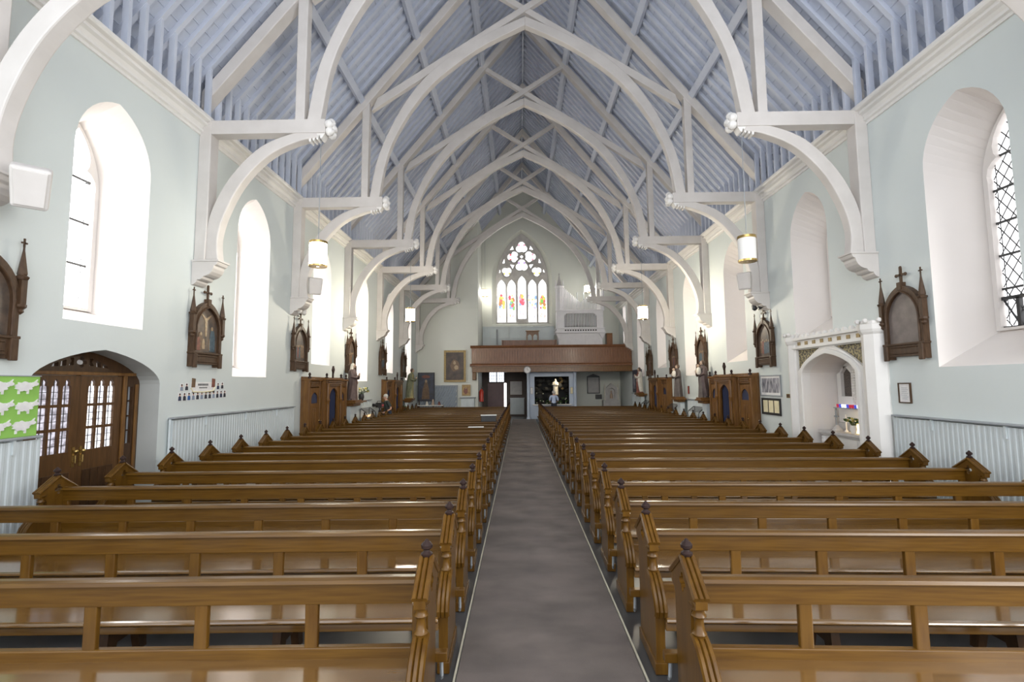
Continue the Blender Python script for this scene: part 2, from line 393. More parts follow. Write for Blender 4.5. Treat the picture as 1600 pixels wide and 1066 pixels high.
for k in range(-1, 6):
    o = t0 if k == -1 else dup(t0)
    o.location = (0, TY(k), 0); o['label'] = TN[k + 1]; o['group'] = 'hammer-beam trusses along the nave'

# ------------------------------------------------------------------ side windows
def trefoil(hw=.36, z0=3., zs=5.02):
    r = [(hw, zs), (hw + .01, zs + .10), (hw - .02, zs + .22), (hw - .09, zs + .30), (hw - .165, zs + .335), (hw - .125, zs + .42), (hw - .115, zs + .53), (hw - .15, zs + .66), (hw - .23, zs + .80), (0, zs + .93)]
    return [(-hw, z0), (hw, z0)] + r + [(-x, z) for x, z in reversed(r[:-1])]
wn = 0
for s in (-1, 1):
    for k in range(6):
        wn += 1
        sill = (SILL_L if s < 0 else SILL_R)[k]
        lift = .25 if s < 0 else .52
        root = thing('window_%d' % wn, None, None, (XL if s < 0 else XR, WC(k), 0), RL if s < 0 else RR, kind='structure')
        a = arch(.70, sill, 5.4, 6.31); b = arch(.42, sill + lift, 5.05, 6.02); dp = .70 if s < 0 else .76
        MB().loft([[XZ(u, v, 0) for u, v in a], [XZ(u, v, dp - .04) for u, v in b]], cap=False).build('splayed_reveal', 'reveal', root)
        hole = trefoil(.345, sill + lift + .04)
        MB().plate(b, [hole], XZ, dp - .10, dp + .02).build('stone_surround', 'reveal', root)
        g = MB(); g.prism([(u * 1.02, v) for u, v in b], XZ, dp, dp + .02); g.build('glass_pane', 'glowL' if s < 0 else 'glowR', root)
        lead = MB(); z0 = sill + lift
        def clip(p, q, r):
            # keep the lead line inside the trefoil
            n = 24; run = None
            for i in range(n + 1):
                t = i / n; m = (p[0] + (q[0] - p[0]) * t, p[1] + (q[1] - p[1]) * t)
                ok = inside(m, hole)
                if ok and run is None: run = m
                if (not ok or i == n) and run is not None:
                    lead.tube([(run[0], dp - .015, run[1]), (m[0], dp - .015, m[1])], r, 4); run = None
        if s > 0:
            if k < 3:
                zz = z0 - .8
                while zz < 6.1:
                    clip((-.36, zz), (.36, zz + 1.0), .0095); clip((-.36, zz + 1.0), (.36, zz), .0095); zz += .235
                for sx in (-.29, .29): clip((sx, z0), (sx, 5.3), .008)
        else:
            for sx in (-.27, .27): clip((sx, z0), (sx, 5.4), .007)
            zz = z0 + .2
            while zz < 5.5:
                clip((-.36, zz), (-.27, zz), .006); clip((.27, zz), (.36, zz), .006); zz += .2
        if lead.v: lead.build('lead_lattice', 'lead', root)
        bars = MB(); zz = z0 + (.62 if s > 0 else .70)
        while zz < 5.4:
            bars.box(-.37, .37, dp - .035, dp - .01, zz - .016, zz + .016); zz += .50 if s > 0 else .66
        bars.build('saddle_bars', 'lead', root)
        if s > 0 and k == 0:
            v = MB(); z1 = z0 + .05
            v.box(-.35, .35, dp - .06, dp, z1 + .40, z1 + .45); v.box(-.13, -.08, dp - .06, dp, z1, z1 + .42); v.tube([(-.33, dp - .03, z1 + .40), (-.12, dp - .03, z1 + .02)], .014, 5)
            v.box(-.35, .35, dp - .06, dp, z1 - .03, z1 + .01)
            v.build('vent_frame', 'black', root)
# barred window far right beside the organ
root = thing('window_13', None, None, (XR, 30.8, 0), RR, kind='structure')
mb = MB(); mb.box(-.45, .45, .3, .34, 3.6, 7.0); mb.build('glass_pane', 'glowR', root)
mb = MB()
for z in (4.1, 4.6, 5.1, 5.6, 6.1, 6.6): mb.box(-.45, .45, .22, .26, z - .03, z + .03)
for x in (-.44, 0, .44): mb.box(x - .03, x + .03, .22, .26, 3.6, 7.0)
mb.build('bars', 'grey', root)
mb = MB()
for a, b2 in (((-.45, -.45), (3.6, 7.0)), ((.45, .45), (3.6, 7.0))): mb.box(a[0] - .03, a[0] + .03, 0, .34, 3.6, 7.0)
mb.box(-.45, .45, 0, .34, 3.57, 3.6); mb.box(-.45, .45, 0, .34, 7.0, 7.38); mb.build('reveal', 'reveal', root)

# ------------------------------------------------------------------ great end window with five lights and tracery
root = thing('window_14', None, None, (EWX, YBACK + .3, 0), 0, kind='structure')
outer = [((u - EWX) * .87, 6.05 + (z - 5.95) * .955) for u, z in big]
HWG = 1.98 * .87
def lancet(cx, hw, z0, sp, ap):
    return [(cx + u, z) for u, z in arch(hw, z0, sp, ap, 5)]
def foil(cx, cz, r, n, rot=0., k=.55):
    pts = []
    for i in range(n * 7):
        t = 2 * PI * i / (n * 7); q = abs(math.cos(n * (t - rot) / 2)); rad = r * (k + (1 - k) * q ** .55)
        pts.append((cx + rad * math.cos(t), cz + rad * math.sin(t)))
    return pts
holes = []; LCX = [-1.36, -.69, 0, .69, 1.36]
LTOP = [8.95, 8.95, 9.2, 8.95, 8.95]; LBOT = [6.12, 6.12, 6.35, 6.12, 6.12]
for i in range(5): holes.append(lancet(LCX[i], .275, LBOT[i], LTOP[i] - .48, LTOP[i] + .03))
FO = [(0, 11.15, .40, 3, PI / 2), (-.56, 10.52, .39, 3, PI), (.56, 10.52, .39, 3, 0), (0, 9.93, .42, 3, PI / 2), (-1.0, 9.52, .33, 3, PI / 2 * 3), (1.0, 9.52, .33, 3, PI / 2 * 3)]
for f in FO: holes.append(foil(*f))
for sx in (-1, 1):
    holes.append([(sx * .52, 11.02), (sx * .80, 10.98), (sx * .60, 11.28)][::sx])
    holes.append([(sx * .48, 9.98), (sx * .78, 10.02), (sx * .60, 9.72)][::-sx])
    holes.append([(sx * 1.13, 10.1), (sx * 1.30, 10.08), (sx * 1.16, 10.42)][::sx])
    holes.append([(sx * 1.40, 9.50), (sx * 1.53, 9.42), (sx * 1.46, 9.68)][::sx])
holes.append(foil(0, 10.53, .10, 4, 0, .8))
MB().plate(outer, holes, XZ, -.06, .1).build('stone_tracery', 'stone', root)
mb = MB()
for cx, cz, r, n, rot in FO:   # raised rings round the foils
    pts = [(cx + r * 1.10 * math.cos(2 * PI * i / 24), -.07, cz + r * 1.10 * math.sin(2 * PI * i / 24)) for i in range(25)]
    mb.tube(pts, .028, 5)
mb.build('tracery_mouldings', 'stone', root)
mb = MB(); mb.prism(outer, XZ, .06, .08); mb.build('glass_pane', 'glowE', root)
cols = {'amber': (1, .55, .12), 'green': (.22, .5, .1), 'crimson': (.95, .10, .14), 'blue': (.25, .42, .9), 'brown': (.5, .22, .08), 'rose': (1, .35, .45), 'yellow': (1, .85, .2), 'pearl': (.9, .93, 1), 'violet': (.45, .3, .6)}
for n_, c in cols.items(): M['sg_' + n_] = glow('stained_glass_' + n_, c, .28)
random.seed(21)
schemes = [['amber', 'brown', 'yellow', 'crimson', 'blue'], ['green', 'yellow', 'crimson', 'brown', 'blue'], ['crimson', 'crimson', 'rose', 'blue', 'amber'], ['blue', 'pearl', 'violet', 'yellow', 'pearl'], ['brown', 'amber', 'crimson', 'brown', 'green']]
for i in range(5):
    names = schemes[i]; mb = MB()
    for j in range(22):
        mb.mi = j % 5
        cx = LCX[i] + random.uniform(-.15, .15); cz = 7.48 + random.uniform(-.42, .46); r = random.uniform(.06, .125)
        if i == 3: cx = LCX[i] + random.choice((-.2, .2, 0)) + random.uniform(-.03, .03)
        n = random.choice((4, 5, 6)); rot = random.random() * 6
        el = random.uniform(.9, 1.9)
        mb.prism([(cx + r * math.cos(rot + 2 * PI * q / n), cz + el * r * math.sin(rot + 2 * PI * q / n)) for q in range(n)], XZ, .052 - j * .0006, .058)
    for j in range(6):
        mb.mi = j % 5; cx = LCX[i] + (-.16 if j % 2 else .16) * random.uniform(.3, 1); cz = 6.45 + .04 * j
        if i == 2: cz += .22
        mb.prism([(cx - .02, cz - .08), (cx + .02, cz - .08), (cx + .03, cz + .06), (cx - .02, cz + .08)], XZ, .050, .058)
    mb.build('stained_figure', ['sg_' + c for c in names], root)
mb = MB(); cn = ['rose', 'crimson', 'rose', 'violet', 'yellow', 'yellow']
for q, (cx, cz, r, n, rot) in enumerate(FO):
    mb.mi = q
    for a in (rot - .75, rot + .75) if q < 4 else (rot + 1.0, rot - 1.0):
        mb.prism([(cx + .62 * r * math.cos(a) + .085 * math.cos(2 * PI * t / 6), cz + .62 * r * math.sin(a) + .085 * math.sin(2 * PI * t / 6)) for t in range(6)], XZ, .05, .058)
mb.build('stained_quarries', ['sg_' + c for c in cn], root)
# ------------------------------------------------------------------ carpet
o = MB().box(-.46, .84, Y0, 29.4, 0, .012).build('aisle_carpet', 'carpet')
tag(o, 'grey-brown carpet runner down the middle aisle between the pews', 'carpet')
for x in (-.475, .855):
    MB().box(x - .007, x + .007, Y0, 29.4, 0, .016).build('edge_strip', 'strip', o)

# ------------------------------------------------------------------ pews
PITCH_Y, ROWS = .97, 25
def make_pew(s, L):
    root = thing('church_pew', 'x', 'pew')
    F = lambda y, z, u: (s * u, y, z)
    bx = lambda mb, u0, u1, y0, y1, z0, z1: mb.box(min(s * u0, s * u1), max(s * u0, s * u1), y0, y1, z0, z1)
    prof = [(.16, .012), (.16, .74), (.185, .77), (.235, .79), (.245, .845), (.012, .995), (-.012, .995), (-.245, .86), (-.24, .80), (-.17, .78), (-.145, .74), (-.145, .64),
            (-.20, .625), (-.29, .58), (-.36, .51), (-.395, .45), (-.385, .41), (-.355, .385), (-.35, .012)]
    hole = [(.055 * abs(math.cos(2 * t)) ** .5 * math.cos(t) + .0, .865 + .055 * max(abs(math.cos(2 * t)), .25) ** .5 * math.sin(t)) for t in (2 * PI * i / 24 for i in range(24))]
    hole = [((.030 + .028 * abs(math.cos(2 * t))) * math.cos(t), .862 + (.030 + .028 * abs(math.cos(2 * t))) * math.sin(t)) for t in (2 * PI * i / 24 for i in range(24))]
    for e, (u0, u1) in enumerate(((0, .065), (L - .065, L))):
        mb = MB(); mb.plate(prof, [hole], F, u0, u1)
        bx(mb, u0 - .012, u1 + .012, -.365, .175, .004, .085)
        end = mb.build('bench_end', 'oakz', root, bevel=.006)
        uc = (u0 + u1) / 2
        mb = MB(); ma = MB()
        for du in (-.03, 0, .03):
            mb.tube([(s * (uc + du), -.25, .858), (s * (uc + du), -.004, 1.008)], .017, 6)
            mb.tube([(s * (uc + du), .25, .843), (s * (uc + du), .004, 1.008)], .017, 6)
            ma.tube([(s * (uc + du), y, z) for y, z in ((-.17, .645), (-.24, .622), (-.31, .575), (-.375, .51), (-.405, .445), (-.39, .41))], .017, 6)
        mb.build('gable_moulding', 'oakz', end, smooth=True); ma.build('arm_moulding', 'oakz', end, smooth=True)
        mb = MB(); mb.lathe([(.034, .62), (.034, .65), (.042, .66), (.030, .675), (.026, .73), (.030, .745), (.042, .755), (.032, .77), (.036, .80), (.052, .82)], s * uc, -.185, 10)
        mb.build('colonette', 'oakz', end, smooth=True)
        mb = MB(); mb.lathe([(.020, .985), (.024, 1.01), (.034, 1.02), (.036, 1.03), (.020, 1.042), (.018, 1.05), (.034, 1.062), (.036, 1.078), (.026, 1.092), (.014, 1.10), (.012, 1.107), (.004, 1.113)], s * uc, 0, 10)
        mb.build('finial', 'finial', end, smooth=True)
    MB_ = MB(); bx(MB_, .06, L - .06, .055, .105, .715, .84); bx(MB_, .06, L - .06, .045, .115, .84, .852)
    pts = [(y, z) for y, z in ((.02, .842), (.03, .865), (.06, .872), (.10, .872), (.128, .862), (.132, .845), (.12, .838))]
    MB_.prism(pts, F, .06, L - .06)
    MB_.build('top_rail', 'oakx', root, bevel=.006)
    mb = MB(); bx(mb, .06, L - .06, .055, .105, .365, .465); mb.build('lower_rail', 'oakx', root, bevel=.008)
    pos = [.035 + .06] + [.74 + .667 * i for i in range(20) if .74 + .667 * i < L - .35] + [L - .095]
    for i, u in enumerate(pos):
        wd = .04 if 0 < i < len(pos) - 1 else .035
        mb = MB(); bx(mb, u - wd, u + wd, .06, .10, .45, .73); mb.build('back_stile', 'oakz', root, bevel=.009)
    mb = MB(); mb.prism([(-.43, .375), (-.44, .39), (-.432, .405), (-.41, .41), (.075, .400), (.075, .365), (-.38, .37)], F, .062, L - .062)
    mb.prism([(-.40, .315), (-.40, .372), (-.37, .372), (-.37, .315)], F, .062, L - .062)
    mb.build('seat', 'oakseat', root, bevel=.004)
    for i in range(3):
        u = L * (i + 1) / 4; mb = MB(); mb.prism([(-.34, .012), (-.30, .34), (.06, .34), (.09, .012), (.02, .012), (-.02, .18), (-.22, .18), (-.27, .012)], F, u - .03, u + .03)
        mb.build('seat_support', 'oakdark', root)
    mb = MB(); bx(mb, .1, L - .1, .27, .45, .17, .20); k = mb.build('kneeler', 'oakdark', root, bevel=.006)
    for u in (.12, L / 2, L - .12):
        mb = MB(); bx(mb, u - .02, u + .02, .30, .34, .004, .172); mb.build('kneeler_leg', 'oakdark', k)
    mb = MB(); bx(mb, -.07, .10, .19, .25, .30, .36); mb.build('kneeler_arm', 'oakz', k, bevel=.006)
    mb = MB(); mb.tube([(s * -.03, .22, .30), (s * -.03, .24, .2), (s * -.02, .30, .15)], .012, 5); mb.build('hinge', 'grey', k)
    return root
ANG = .0245
for s, XE, L, side in ((-1, -.5393, 4.93, 'left'), (1, .9498, 5.04, 'right')):
    p0 = make_pew(s, L)
    for k in range(ROWS):
        o = p0 if k == 0 else dup(p0)
        a = ANG if s < 0 else -ANG
        o.location = (XE, 3.1224 + PITCH_Y * k + a * XE, 0); o.rotation_euler = (0, 0, a)
        if k == 0: lb = 'oak pew %s of the aisle, frontmost row, its lower half out of view' % side
        elif k == ROWS - 1: lb = 'oak pew %s of the aisle, farthest row in front of the gallery' % side
        else: lb = 'oak pew %s of the carpet aisle, %s row from the front' % (side, ORD[k])
        o['label'] = lb; o['group'] = 'oak pews %s of the aisle' % side
# dark case left lying on a left-hand pew
t = thing('carry_case', 'dark open case with pale lid edge perched on a left pew by the aisle', 'case', (-1.0, 15.88, .872), .03)
MB().box(-.24, .24, -.02, .16, .0, .19).build('case_body', 'black', t, bevel=.01)
MB().box(-.25, .25, -.03, .17, .19, .215).build('lid', 'paper', t, bevel=.004)
t = tag(MB().box(-.21, .21, -.11, .11, 0, .012).build('leaflet', 'paper', None), 'white leaflet lying on pew rail in front of the dark case', 'leaflet', None, (-1.22, 13.85, .875), .05)
# ------------------------------------------------------------------ stations of the cross
def make_station(w, figs, seed, dark=(.055, .045, .04), mid=(.16, .11, .08)):
    """gothic framed picture; origin on the wall at its lower middle"""
    root = thing('station_of_the_cross', 'x', 'framed picture')
    h0, sp, ap = .0, .70, 1.24
    hw = w / 2
    out = [(-hw, .0), (-hw + .12, 0), (-hw + .12, .05), (hw - .12, .05), (hw - .12, 0), (hw, 0), (hw, sp)] + [(x, z) for x, z in arch(hw, 0, sp, ap, 8)[3:]]
    out = out[:-1] + [(-hw, sp)]
    inn = arch(hw - .075, .27, sp - .02, ap - .105, 8)
    mb = MB(); mb.plate(out, [inn], XZ, -.10, 0)
    mb.box(-hw - .02, hw + .02, -.125, 0, .235, .27); mb.box(-hw + .14, hw - .14, -.115, -.095, .085, .10); mb.box(-hw + .14, hw - .14, -.115, -.095, .19, .205)
    pts = [(x * 1.0, -.105, z) for x, z in inn[1:-1]]; mb.tube(pts + [(-hw + .075, -.105, .3)], .018, 5)
    fr = mb.build('frame', 'frame', root, bevel=.008)
    m = mat('station_painting_%d' % seed, mid, .35, dark, 5.5, detail=5)
    mb = MB(); mb.prism(inn, XZ, -.05, -.02); pa = mb.build('painting', m, root)
    if figs:
        mb = MB()
        for qi, (c, kind, x, z, s) in enumerate(figs):
            mb.mi = c; e_ = -.0007 * qi
            if kind == 'man':   # standing robed figure
                mb.prism([(x - .05 * s, z), (x + .06 * s, z), (x + .055 * s, z + .18 * s), (x + .03 * s, z + .27 * s), (x - .03 * s, z + .27 * s), (x - .055 * s, z + .17 * s)], XZ, -.054 + e_, -.049)
            elif kind == 'head':
                mb.prism([(x + .024 * s * math.cos(t), z + .03 * s * math.sin(t)) for t in (2 * PI * i / 8 for i in range(8))], XZ, -.056 + e_, -.049)
            elif kind == 'cross':
                mb.prism([(x - .018, z), (x + .018, z), (x + .018, z + .52), (x + .17, z + .60), (x + .165, z + .635), (x, z + .56), (x - .165, z + .635), (x - .17, z + .60), (x - .018, z + .52)], XZ, -.053 + e_, -.049)
            elif kind == 'body':
                mb.prism([(x - .02, z), (x + .02, z), (x + .035, z + .17), (x + .03, z + .30), (x + .14, z + .40), (x + .13, z + .42), (x, z + .345), (x - .13, z + .42), (x - .14, z + .40), (x - .035, z + .30), (x - .03, z + .17)], XZ, -.055 + e_, -.049)
        mb.build('painted_figures', ['paint_flesh', 'paint_blue', 'paint_brown', 'paint_red', 'paint_wood'], pa)
    for sx in (-1, 1):
        x = sx * (hw + .015); mb = MB()
        mb.box(x - .036, x + .036, -.125, -.045, .64, .96); mb.lathe([(.012, .53), (.04, .56), (.035, .59), (.062, .62), (.062, .65)], x, -.085, 8)
        mb.lathe([(.06, .95), (.072, .98), (.045, 1.0), (.05, 1.02), (.012, 1.30), (.010, 1.36)], x, -.085, 6)
        mb.box(x - .008, x + .008, -.093, -.077, 1.34, 1.45); mb.box(x - .035, x + .035, -.093, -.077, 1.385, 1.405)
        mb.build('pinnacle', 'frame', root)
        mb = MB(); mb.box(sx * (hw - .05) - .045, sx * (hw - .05) + .045, -.135, -.09, -.02, .24); mb.build('bracket_foot', 'frame', root, bevel=.01)
    mb = MB(); mb.box(-.045, .045, -.112, -.02, 1.16, 1.29); mb.box(-.018, .018, -.075, -.045, 1.25, 1.53); mb.box(-.09, .09, -.075, -.045, 1.40, 1.435)
    for q in ((-.10, 1.417), (.10, 1.417), (0, 1.54)): mb.ell((q[0], -.06, q[1]), (.03, .02, .03), 8, 6)
    mb.build('crest_cross', 'frame', root)
    return root
M['paint_flesh'] = mat('painted_flesh', (.42, .32, .19), .4, (.30, .20, .12), 20)
M['paint_blue'] = mat('painted_blue', (.09, .13, .16), .4, (.05, .08, .10), 20)
M['paint_brown'] = mat('painted_brown', (.20, .12, .06), .4, (.11, .065, .04), 20)
M['paint_red'] = mat('painted_dull_red', (.24, .08, .05), .4, (.15, .055, .04), 20)
M['paint_wood'] = mat('painted_wood', (.10, .07, .05), .4, (.07, .05, .035), 20)
crowd = lambda rnd: [x for i in range(5) for x in ((rnd.randrange(1, 4), 'man', -.2 + .1 * i, .34 + .03 * rnd.random(), 1 + .35 * rnd.random()), (0, 'head', -.2 + .1 * i, .66 + .05 * rnd.random(), 1))]
cru = [(4, 'cross', 0, .42, 1), (0, 'body', 0, .58, 1), (0, 'man', .17, .32, 1.1), (1, 'man', .20, .30, 1.5), (0, 'head', .18, .74, 1.3), (2, 'man', -.16, .32, 1.2), (0, 'head', -.15, .62, 1.2), (0, 'man', -.07, .34, .7), (3, 'man', -.22, .31, .9)]
SG = 'stations of the cross along the side walls'
rnd = random.Random(4)
ST = [
 (-1, 5.35, 2.38, None, 'carved gothic picture frame at the left edge of view above the green board'),
 (-1, 9.38, 2.41, cru, 'gothic framed crucifixion picture on the left wall above the small cut-out photos'),
 (-1, 13.45, 2.44, 1, 'gothic framed picture on the left wall, just before the first confessional'),
 (-1, 17.55, 2.48, 1, 'gothic framed picture on the left wall behind the veiled woman statue'),
 (-1, 21.65, 2.48, 1, 'gothic framed picture on the left wall above the cameraman'),
 (-1, 25.55, 2.44, 1, 'gothic framed picture on the left wall beside the gold robed statue'),
 (1, 8.40, 2.40, 1, 'large gothic framed picture on the right wall beside the white arched shrine'),
 (1, 13.18, 2.44, 1, 'gothic framed picture on the right wall above the framed forest print'),
 (1, 17.75, 2.44, 1, 'gothic framed picture on the right wall behind the statue holding a child'),
 (1, 21.0, 2.43, 1, 'gothic framed picture on the right wall behind the brown robed friar statue'),
 (1, 24.9, 2.40, 1, 'gothic framed picture on the right wall beside the far confessional and red robed statue'),
]
for i, (s, y, z, figs, lb) in enumerate(ST):
    g = [] if figs is None else (crowd(random.Random(i)) if figs == 1 else figs)
    if figs == 1 and i == 6: m_, d_ = (.20, .165, .15), (.13, .105, .095)  # paler grey-brown: reflection on this picture, painted into its colours
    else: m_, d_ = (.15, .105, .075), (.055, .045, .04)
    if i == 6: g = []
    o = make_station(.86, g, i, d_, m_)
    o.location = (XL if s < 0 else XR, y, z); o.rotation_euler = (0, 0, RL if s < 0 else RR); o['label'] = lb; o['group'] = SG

# ------------------------------------------------------------------ ribbed wall radiators with pipe rail
def radiator(s, y0, y1, z0, z1, label, ledge=True):
    L = y1 - y0; root = thing('radiator', label, 'radiator', (XL if s < 0 else XR, (y0 + y1) / 2, 0), RL if s < 0 else RR, 'long white wall radiators')
    n = int(L / .085); pts = []
    for i in range(n + 1):
        x = -L / 2 + L * i / n
        pts += [(x, -.08), (x + .03, -.08), (x + .042, -.072), (x + .072, -.072)]
    pts = [p for p in pts if p[0] <= L / 2] + [(L / 2, -.03), (-L / 2, -.03)]
    MB().prism(pts, XY, z0, z1 - .05).build('ribbed_panel', 'radiator', root)
    mb = MB(); mb.box(-L / 2 - .02, L / 2 + .02, -.12, 0, z1 - .03, z1); 
    if ledge: mb.build('pipe_shelf', 'grey', root, bevel=.01)
    for x in (-L / 2 - .03, L / 2 + .03): MB().tube([(x, -.05, .0), (x, -.05, z1 - .03)], .02, 8).build('riser_pipe', 'radiator', root, smooth=True)
    for x in (-L * .3, 0, L * .3):
        mb = MB(); mb.box(x - .015, x + .015, -.1, 0, z1 - .20, z1 - .03); mb.build('bracket', 'radiator', root)
    return root
radiator(-1, 4.6, 6.16, .30, 1.46, 'white ribbed radiator under the green sheep board')
radiator(-1, 8.55, 13.15, .25, 1.52, 'long white ribbed radiator on the left wall beneath the cut-out photos')
radiator(1, 4.8, 8.76, .25, 1.47, 'long white ribbed radiator on the right wall by the white arched shrine')
radiator(-1, 17.9, 20.0, .3, 1.49, 'white wall radiator with dark shelf behind the cameraman')
radiator(1, 17.42, 19.38, .3, 1.44, 'white wall radiator between the two statues holding children, right wall')
radiator(1, 26.55, 28.9, .3, 1.50, 'white wall radiator on the right wall close to the gallery')

# ------------------------------------------------------------------ notices, photos, framed things on the side walls
t = thing('notice_board', 'bright green board with white paper sheep at the left edge', 'notice board', (XL, 5.66, 1.46), RL)
MB().box(-.52, .50, -.04, -.01, 0, .72).build('backing', 'green', t)
for z in (-.012, .72): MB().box(-.53, .51, -.05, -.005, z, z + .012).build('edge_trim', 'grey', t)
def sheep(x, z, fl):
    rn = random.Random(int(x * 100 + z * 1000)); pts = []
    for i in range(28):
        a = 2 * PI * i / 28; r = 1 + .14 * math.sin(a * 9 + rn.random()) + .05 * rn.random()
        pts.append((x + .105 * r * math.cos(a), z + .055 * r * math.sin(a)))
    mb = MB(); mb.prism(pts, XZ, -.056, -.04)
    hx = x + fl * .125
    mb.prism([(hx + .045 * math.cos(2 * PI * i / 10), z + .03 + .025 * math.sin(2 * PI * i / 10)) for i in range(10)], XZ, -.06, -.04)
    for lx in (-.06, .05): mb.box(x + lx - .012, x + lx + .012, -.05, -.04, z - .09, z - .045)
    mb.prism([(hx - .01, z + .05), (hx + .02, z + .05), (hx + .035 * fl, z + .085)], XZ, -.058, -.042)
    mb.build('paper_sheep', 'paper', t)
for x in (.30, .0, -.3):
    for j, z in enumerate((.60, .36, .13)): sheep(x + (.02 if j == 1 else 0), z, 1)

def cut(x, z, hgt, col, label, banner=False):
    o = MB(); o.mi = 0; o.box(-.045, .045, -.006, -.002, 0, hgt)
    o.mi = 1; o.prism([(-.038, .01), (.038, .01), (.034, hgt * .5), (.012, hgt * .6), (-.012, hgt * .6), (-.034, hgt * .5)], XZ, -.010, -.005)
    o.mi = 2; o.ell((0, -.008, hgt * .72), (.020, .004, .026), 8, 6)
    o.mi = 3; o.ell((0, -.0085, hgt * .80), (.022, .0045, .018), 8, 6)
    o = o.build('portrait_cutout', ['paper', 'cloth%d' % col, 'skin', 'finial'])
    tag(o, label, 'photo', 'small cut-out portraits on the left wall', (XL, x, z), RL)
for i, c in enumerate(((.03, .04, .09), (.035, .035, .05), (.03, .12, .35), (.28, .33, .42))): M['cloth%d' % i] = mat('cloth_%d' % i, c, .8, tuple(q * .7 for q in c), 20)
for i in range(12):
    cut(8.80 + i * .122, 1.785 + .003 * i, .155, (0, 1, 2, 3, 1, 3, 1, 1, 3, 1, 0, 1)[i], 'tiny cut-out portrait on the left wall, lower row, %s from left' % ORD[i].replace('nearest', 'first'))
for i, (x, c) in enumerate(((8.84, 3), (8.97, 1), (9.91, 0), (10.05, 1))):
    cut(x, 1.96 + .01 * i, .14, c, 'tiny cut-out portrait on the left wall, upper row, %s' % ('leftmost', 'just left of the paper banner', 'just right of the paper banner', 'rightmost')[i])
t = thing('paper_banner', 'long white paper banner with yellow edging among the cut-out portraits', 'banner', (XL, 9.45, 1.93), RL)
MB().box(-.36, .36, -.006, -.001, 0, .20).build('sheet', 'paper', t)
mb = MB(); mb.tube([(-.36, -.008, .09), (-.30, -.008, .02), (0, -.008, .01), (.30, -.008, .03), (.36, -.008, .11)], .012, 5); mb.build('ribbon', 'cream', t)
mb = MB()
for i in range(9): mb.box(-.16 + .035 * i, -.138 + .035 * i, -.009, -.005, .13, .17)
for i in range(7): mb.box(-.12 + .035 * i, -.10 + .035 * i, -.009, -.005, .08, .105)
mb.build('lettering', 'lead', t)
for sx, nm in ((-1, 'left'), (1, 'right')):
    mb = MB(); mb.prism([(sx * .30 - .05, .10), (sx * .30 + .05, .10), (sx * .30 + .06, .26), (sx * .30 - .04, .27)], XZ, -.012, -.006); mb.build('picture', 'paint_red' if sx > 0 else 'paint_brown', t)

def framed(s, y, z, w, h, label, cat='framed picture', fm='frame', cm='paper', bw=.03, mount=None, name='framed_print', X=None, rot=None, extra=None, d=.03):
    x = XL if s < 0 else XR
    t = thing(name, label, cat, (x if X is None else X, y, z), (RL if s < 0 else RR) if rot is None else rot)
    MB().plate([(-w / 2, 0), (w / 2, 0), (w / 2, h), (-w / 2, h)], [[(-w / 2 + bw, bw), (w / 2 - bw, bw), (w / 2 - bw, h - bw), (-w / 2 + bw, h - bw)]], XZ, -d, -.002).build('frame', fm, t, bevel=.004)
    MB().box(-w / 2 + bw * .8, w / 2 - bw * .8, -d * .5, -.003, bw * .8, h - bw * .8).build('picture', mount or cm, t)
    if mount: MB().box(-w / 2 + bw * 2.6, w / 2 - bw * 2.6, -d * .55, -.004, bw * 3, h - bw * 2.6).build('print', cm, t)
    return t
M['forest'] = mat('forest_print', (.50, .49, .52), .6, (.10, .10, .13), 9, (3.2, 1, .5), detail=6, lo=.42, hi=.6)
framed(1, 13.09, 1.68, 1.06, .54, 'framed print of pale winter trees by the right-hand confessional', cm='forest', mount='paper', fm='grey', bw=.03)
t = framed(1, 13.10, 1.20, .96, .43, 'black notice frame with three yellow sheets beneath the forest print', 'notice', fm='black', cm='dark', bw=.04, name='framed_notice')
for i in (-1, 0, 1): MB().box(i * .285 - .115, i * .285 + .115, -.022, -.012, .06, .37).build('yellow_sheet', 'cream', t)
o = MB().box(-.10, .10, -.02, 0, 0, .09).build('wall_plaque', 'brass'); MB().box(-.08, .08, -.024, -.019, .02, .07).build('plate', 'frame', o)
tag(o, 'small brown plaque on the right wall between forest print and white shrine', 'plaque', None, (XR, 12.22, 1.66), RR)
t = framed(1, 8.56, 1.67, .27, .34, 'small framed notice on the right wall above the radiator', 'notice', cm='paper', fm='frame', bw=.018, name='framed_notice')
mb = MB()
for i in range(7): mb.box(-.07, .05 + .02 * (i % 2), -.018, -.0155, .25 - .03 * i, .257 - .03 * i)
mb.build('print_lines', 'grey', t)
o = framed(1, 19.4, 1.62, .13, .30, 'small dark red framed sign between the two right-hand statues', 'sign', cm='red', fm='frame', bw=.012, name='wall_sign')

# ------------------------------------------------------------------ loudspeakers and floodlights on the corbels
def speaker(x, y, z, rot, label, tilt=.3):
    t = thing('loudspeaker', label, 'loudspeaker', (x, y, z), rot, 'white loudspeakers on the roof corbels')
    mb = MB(); pts = [(-.15, 0), (.15, 0), (.17, .44), (-.17, .44)]
    q = Matrix.Rotation(tilt, 4, 'X')
    mb.prism(pts, lambda u, v, w: tuple(q @ Vector((u, w - .06, v))), -.15, .10); mb.build('cabinet', 'timberwhite', t, bevel=.03)
    mb = MB(); mb.prism([(-.12, .03), (.12, .03), (.14, .41), (-.14, .41)], lambda u, v, w: tuple(q @ Vector((u, w - .06, v))), -.165, -.14); mb.build('grille', 'timberwhite', t, bevel=.01)
    mb = MB(); mb.tube([(0, .02, .12), (0, .22, .18)], .025, 6); mb.build('bracket', 'black', t)
speaker(XL + .62, TY(-1) + .12, 4.05, .75, 'white loudspeaker on the first left corbel', .45)
speaker(XL + .55, TY(1), 4.47, .6, 'small white loudspeaker on the left corbel beside the lit lamp', .25)
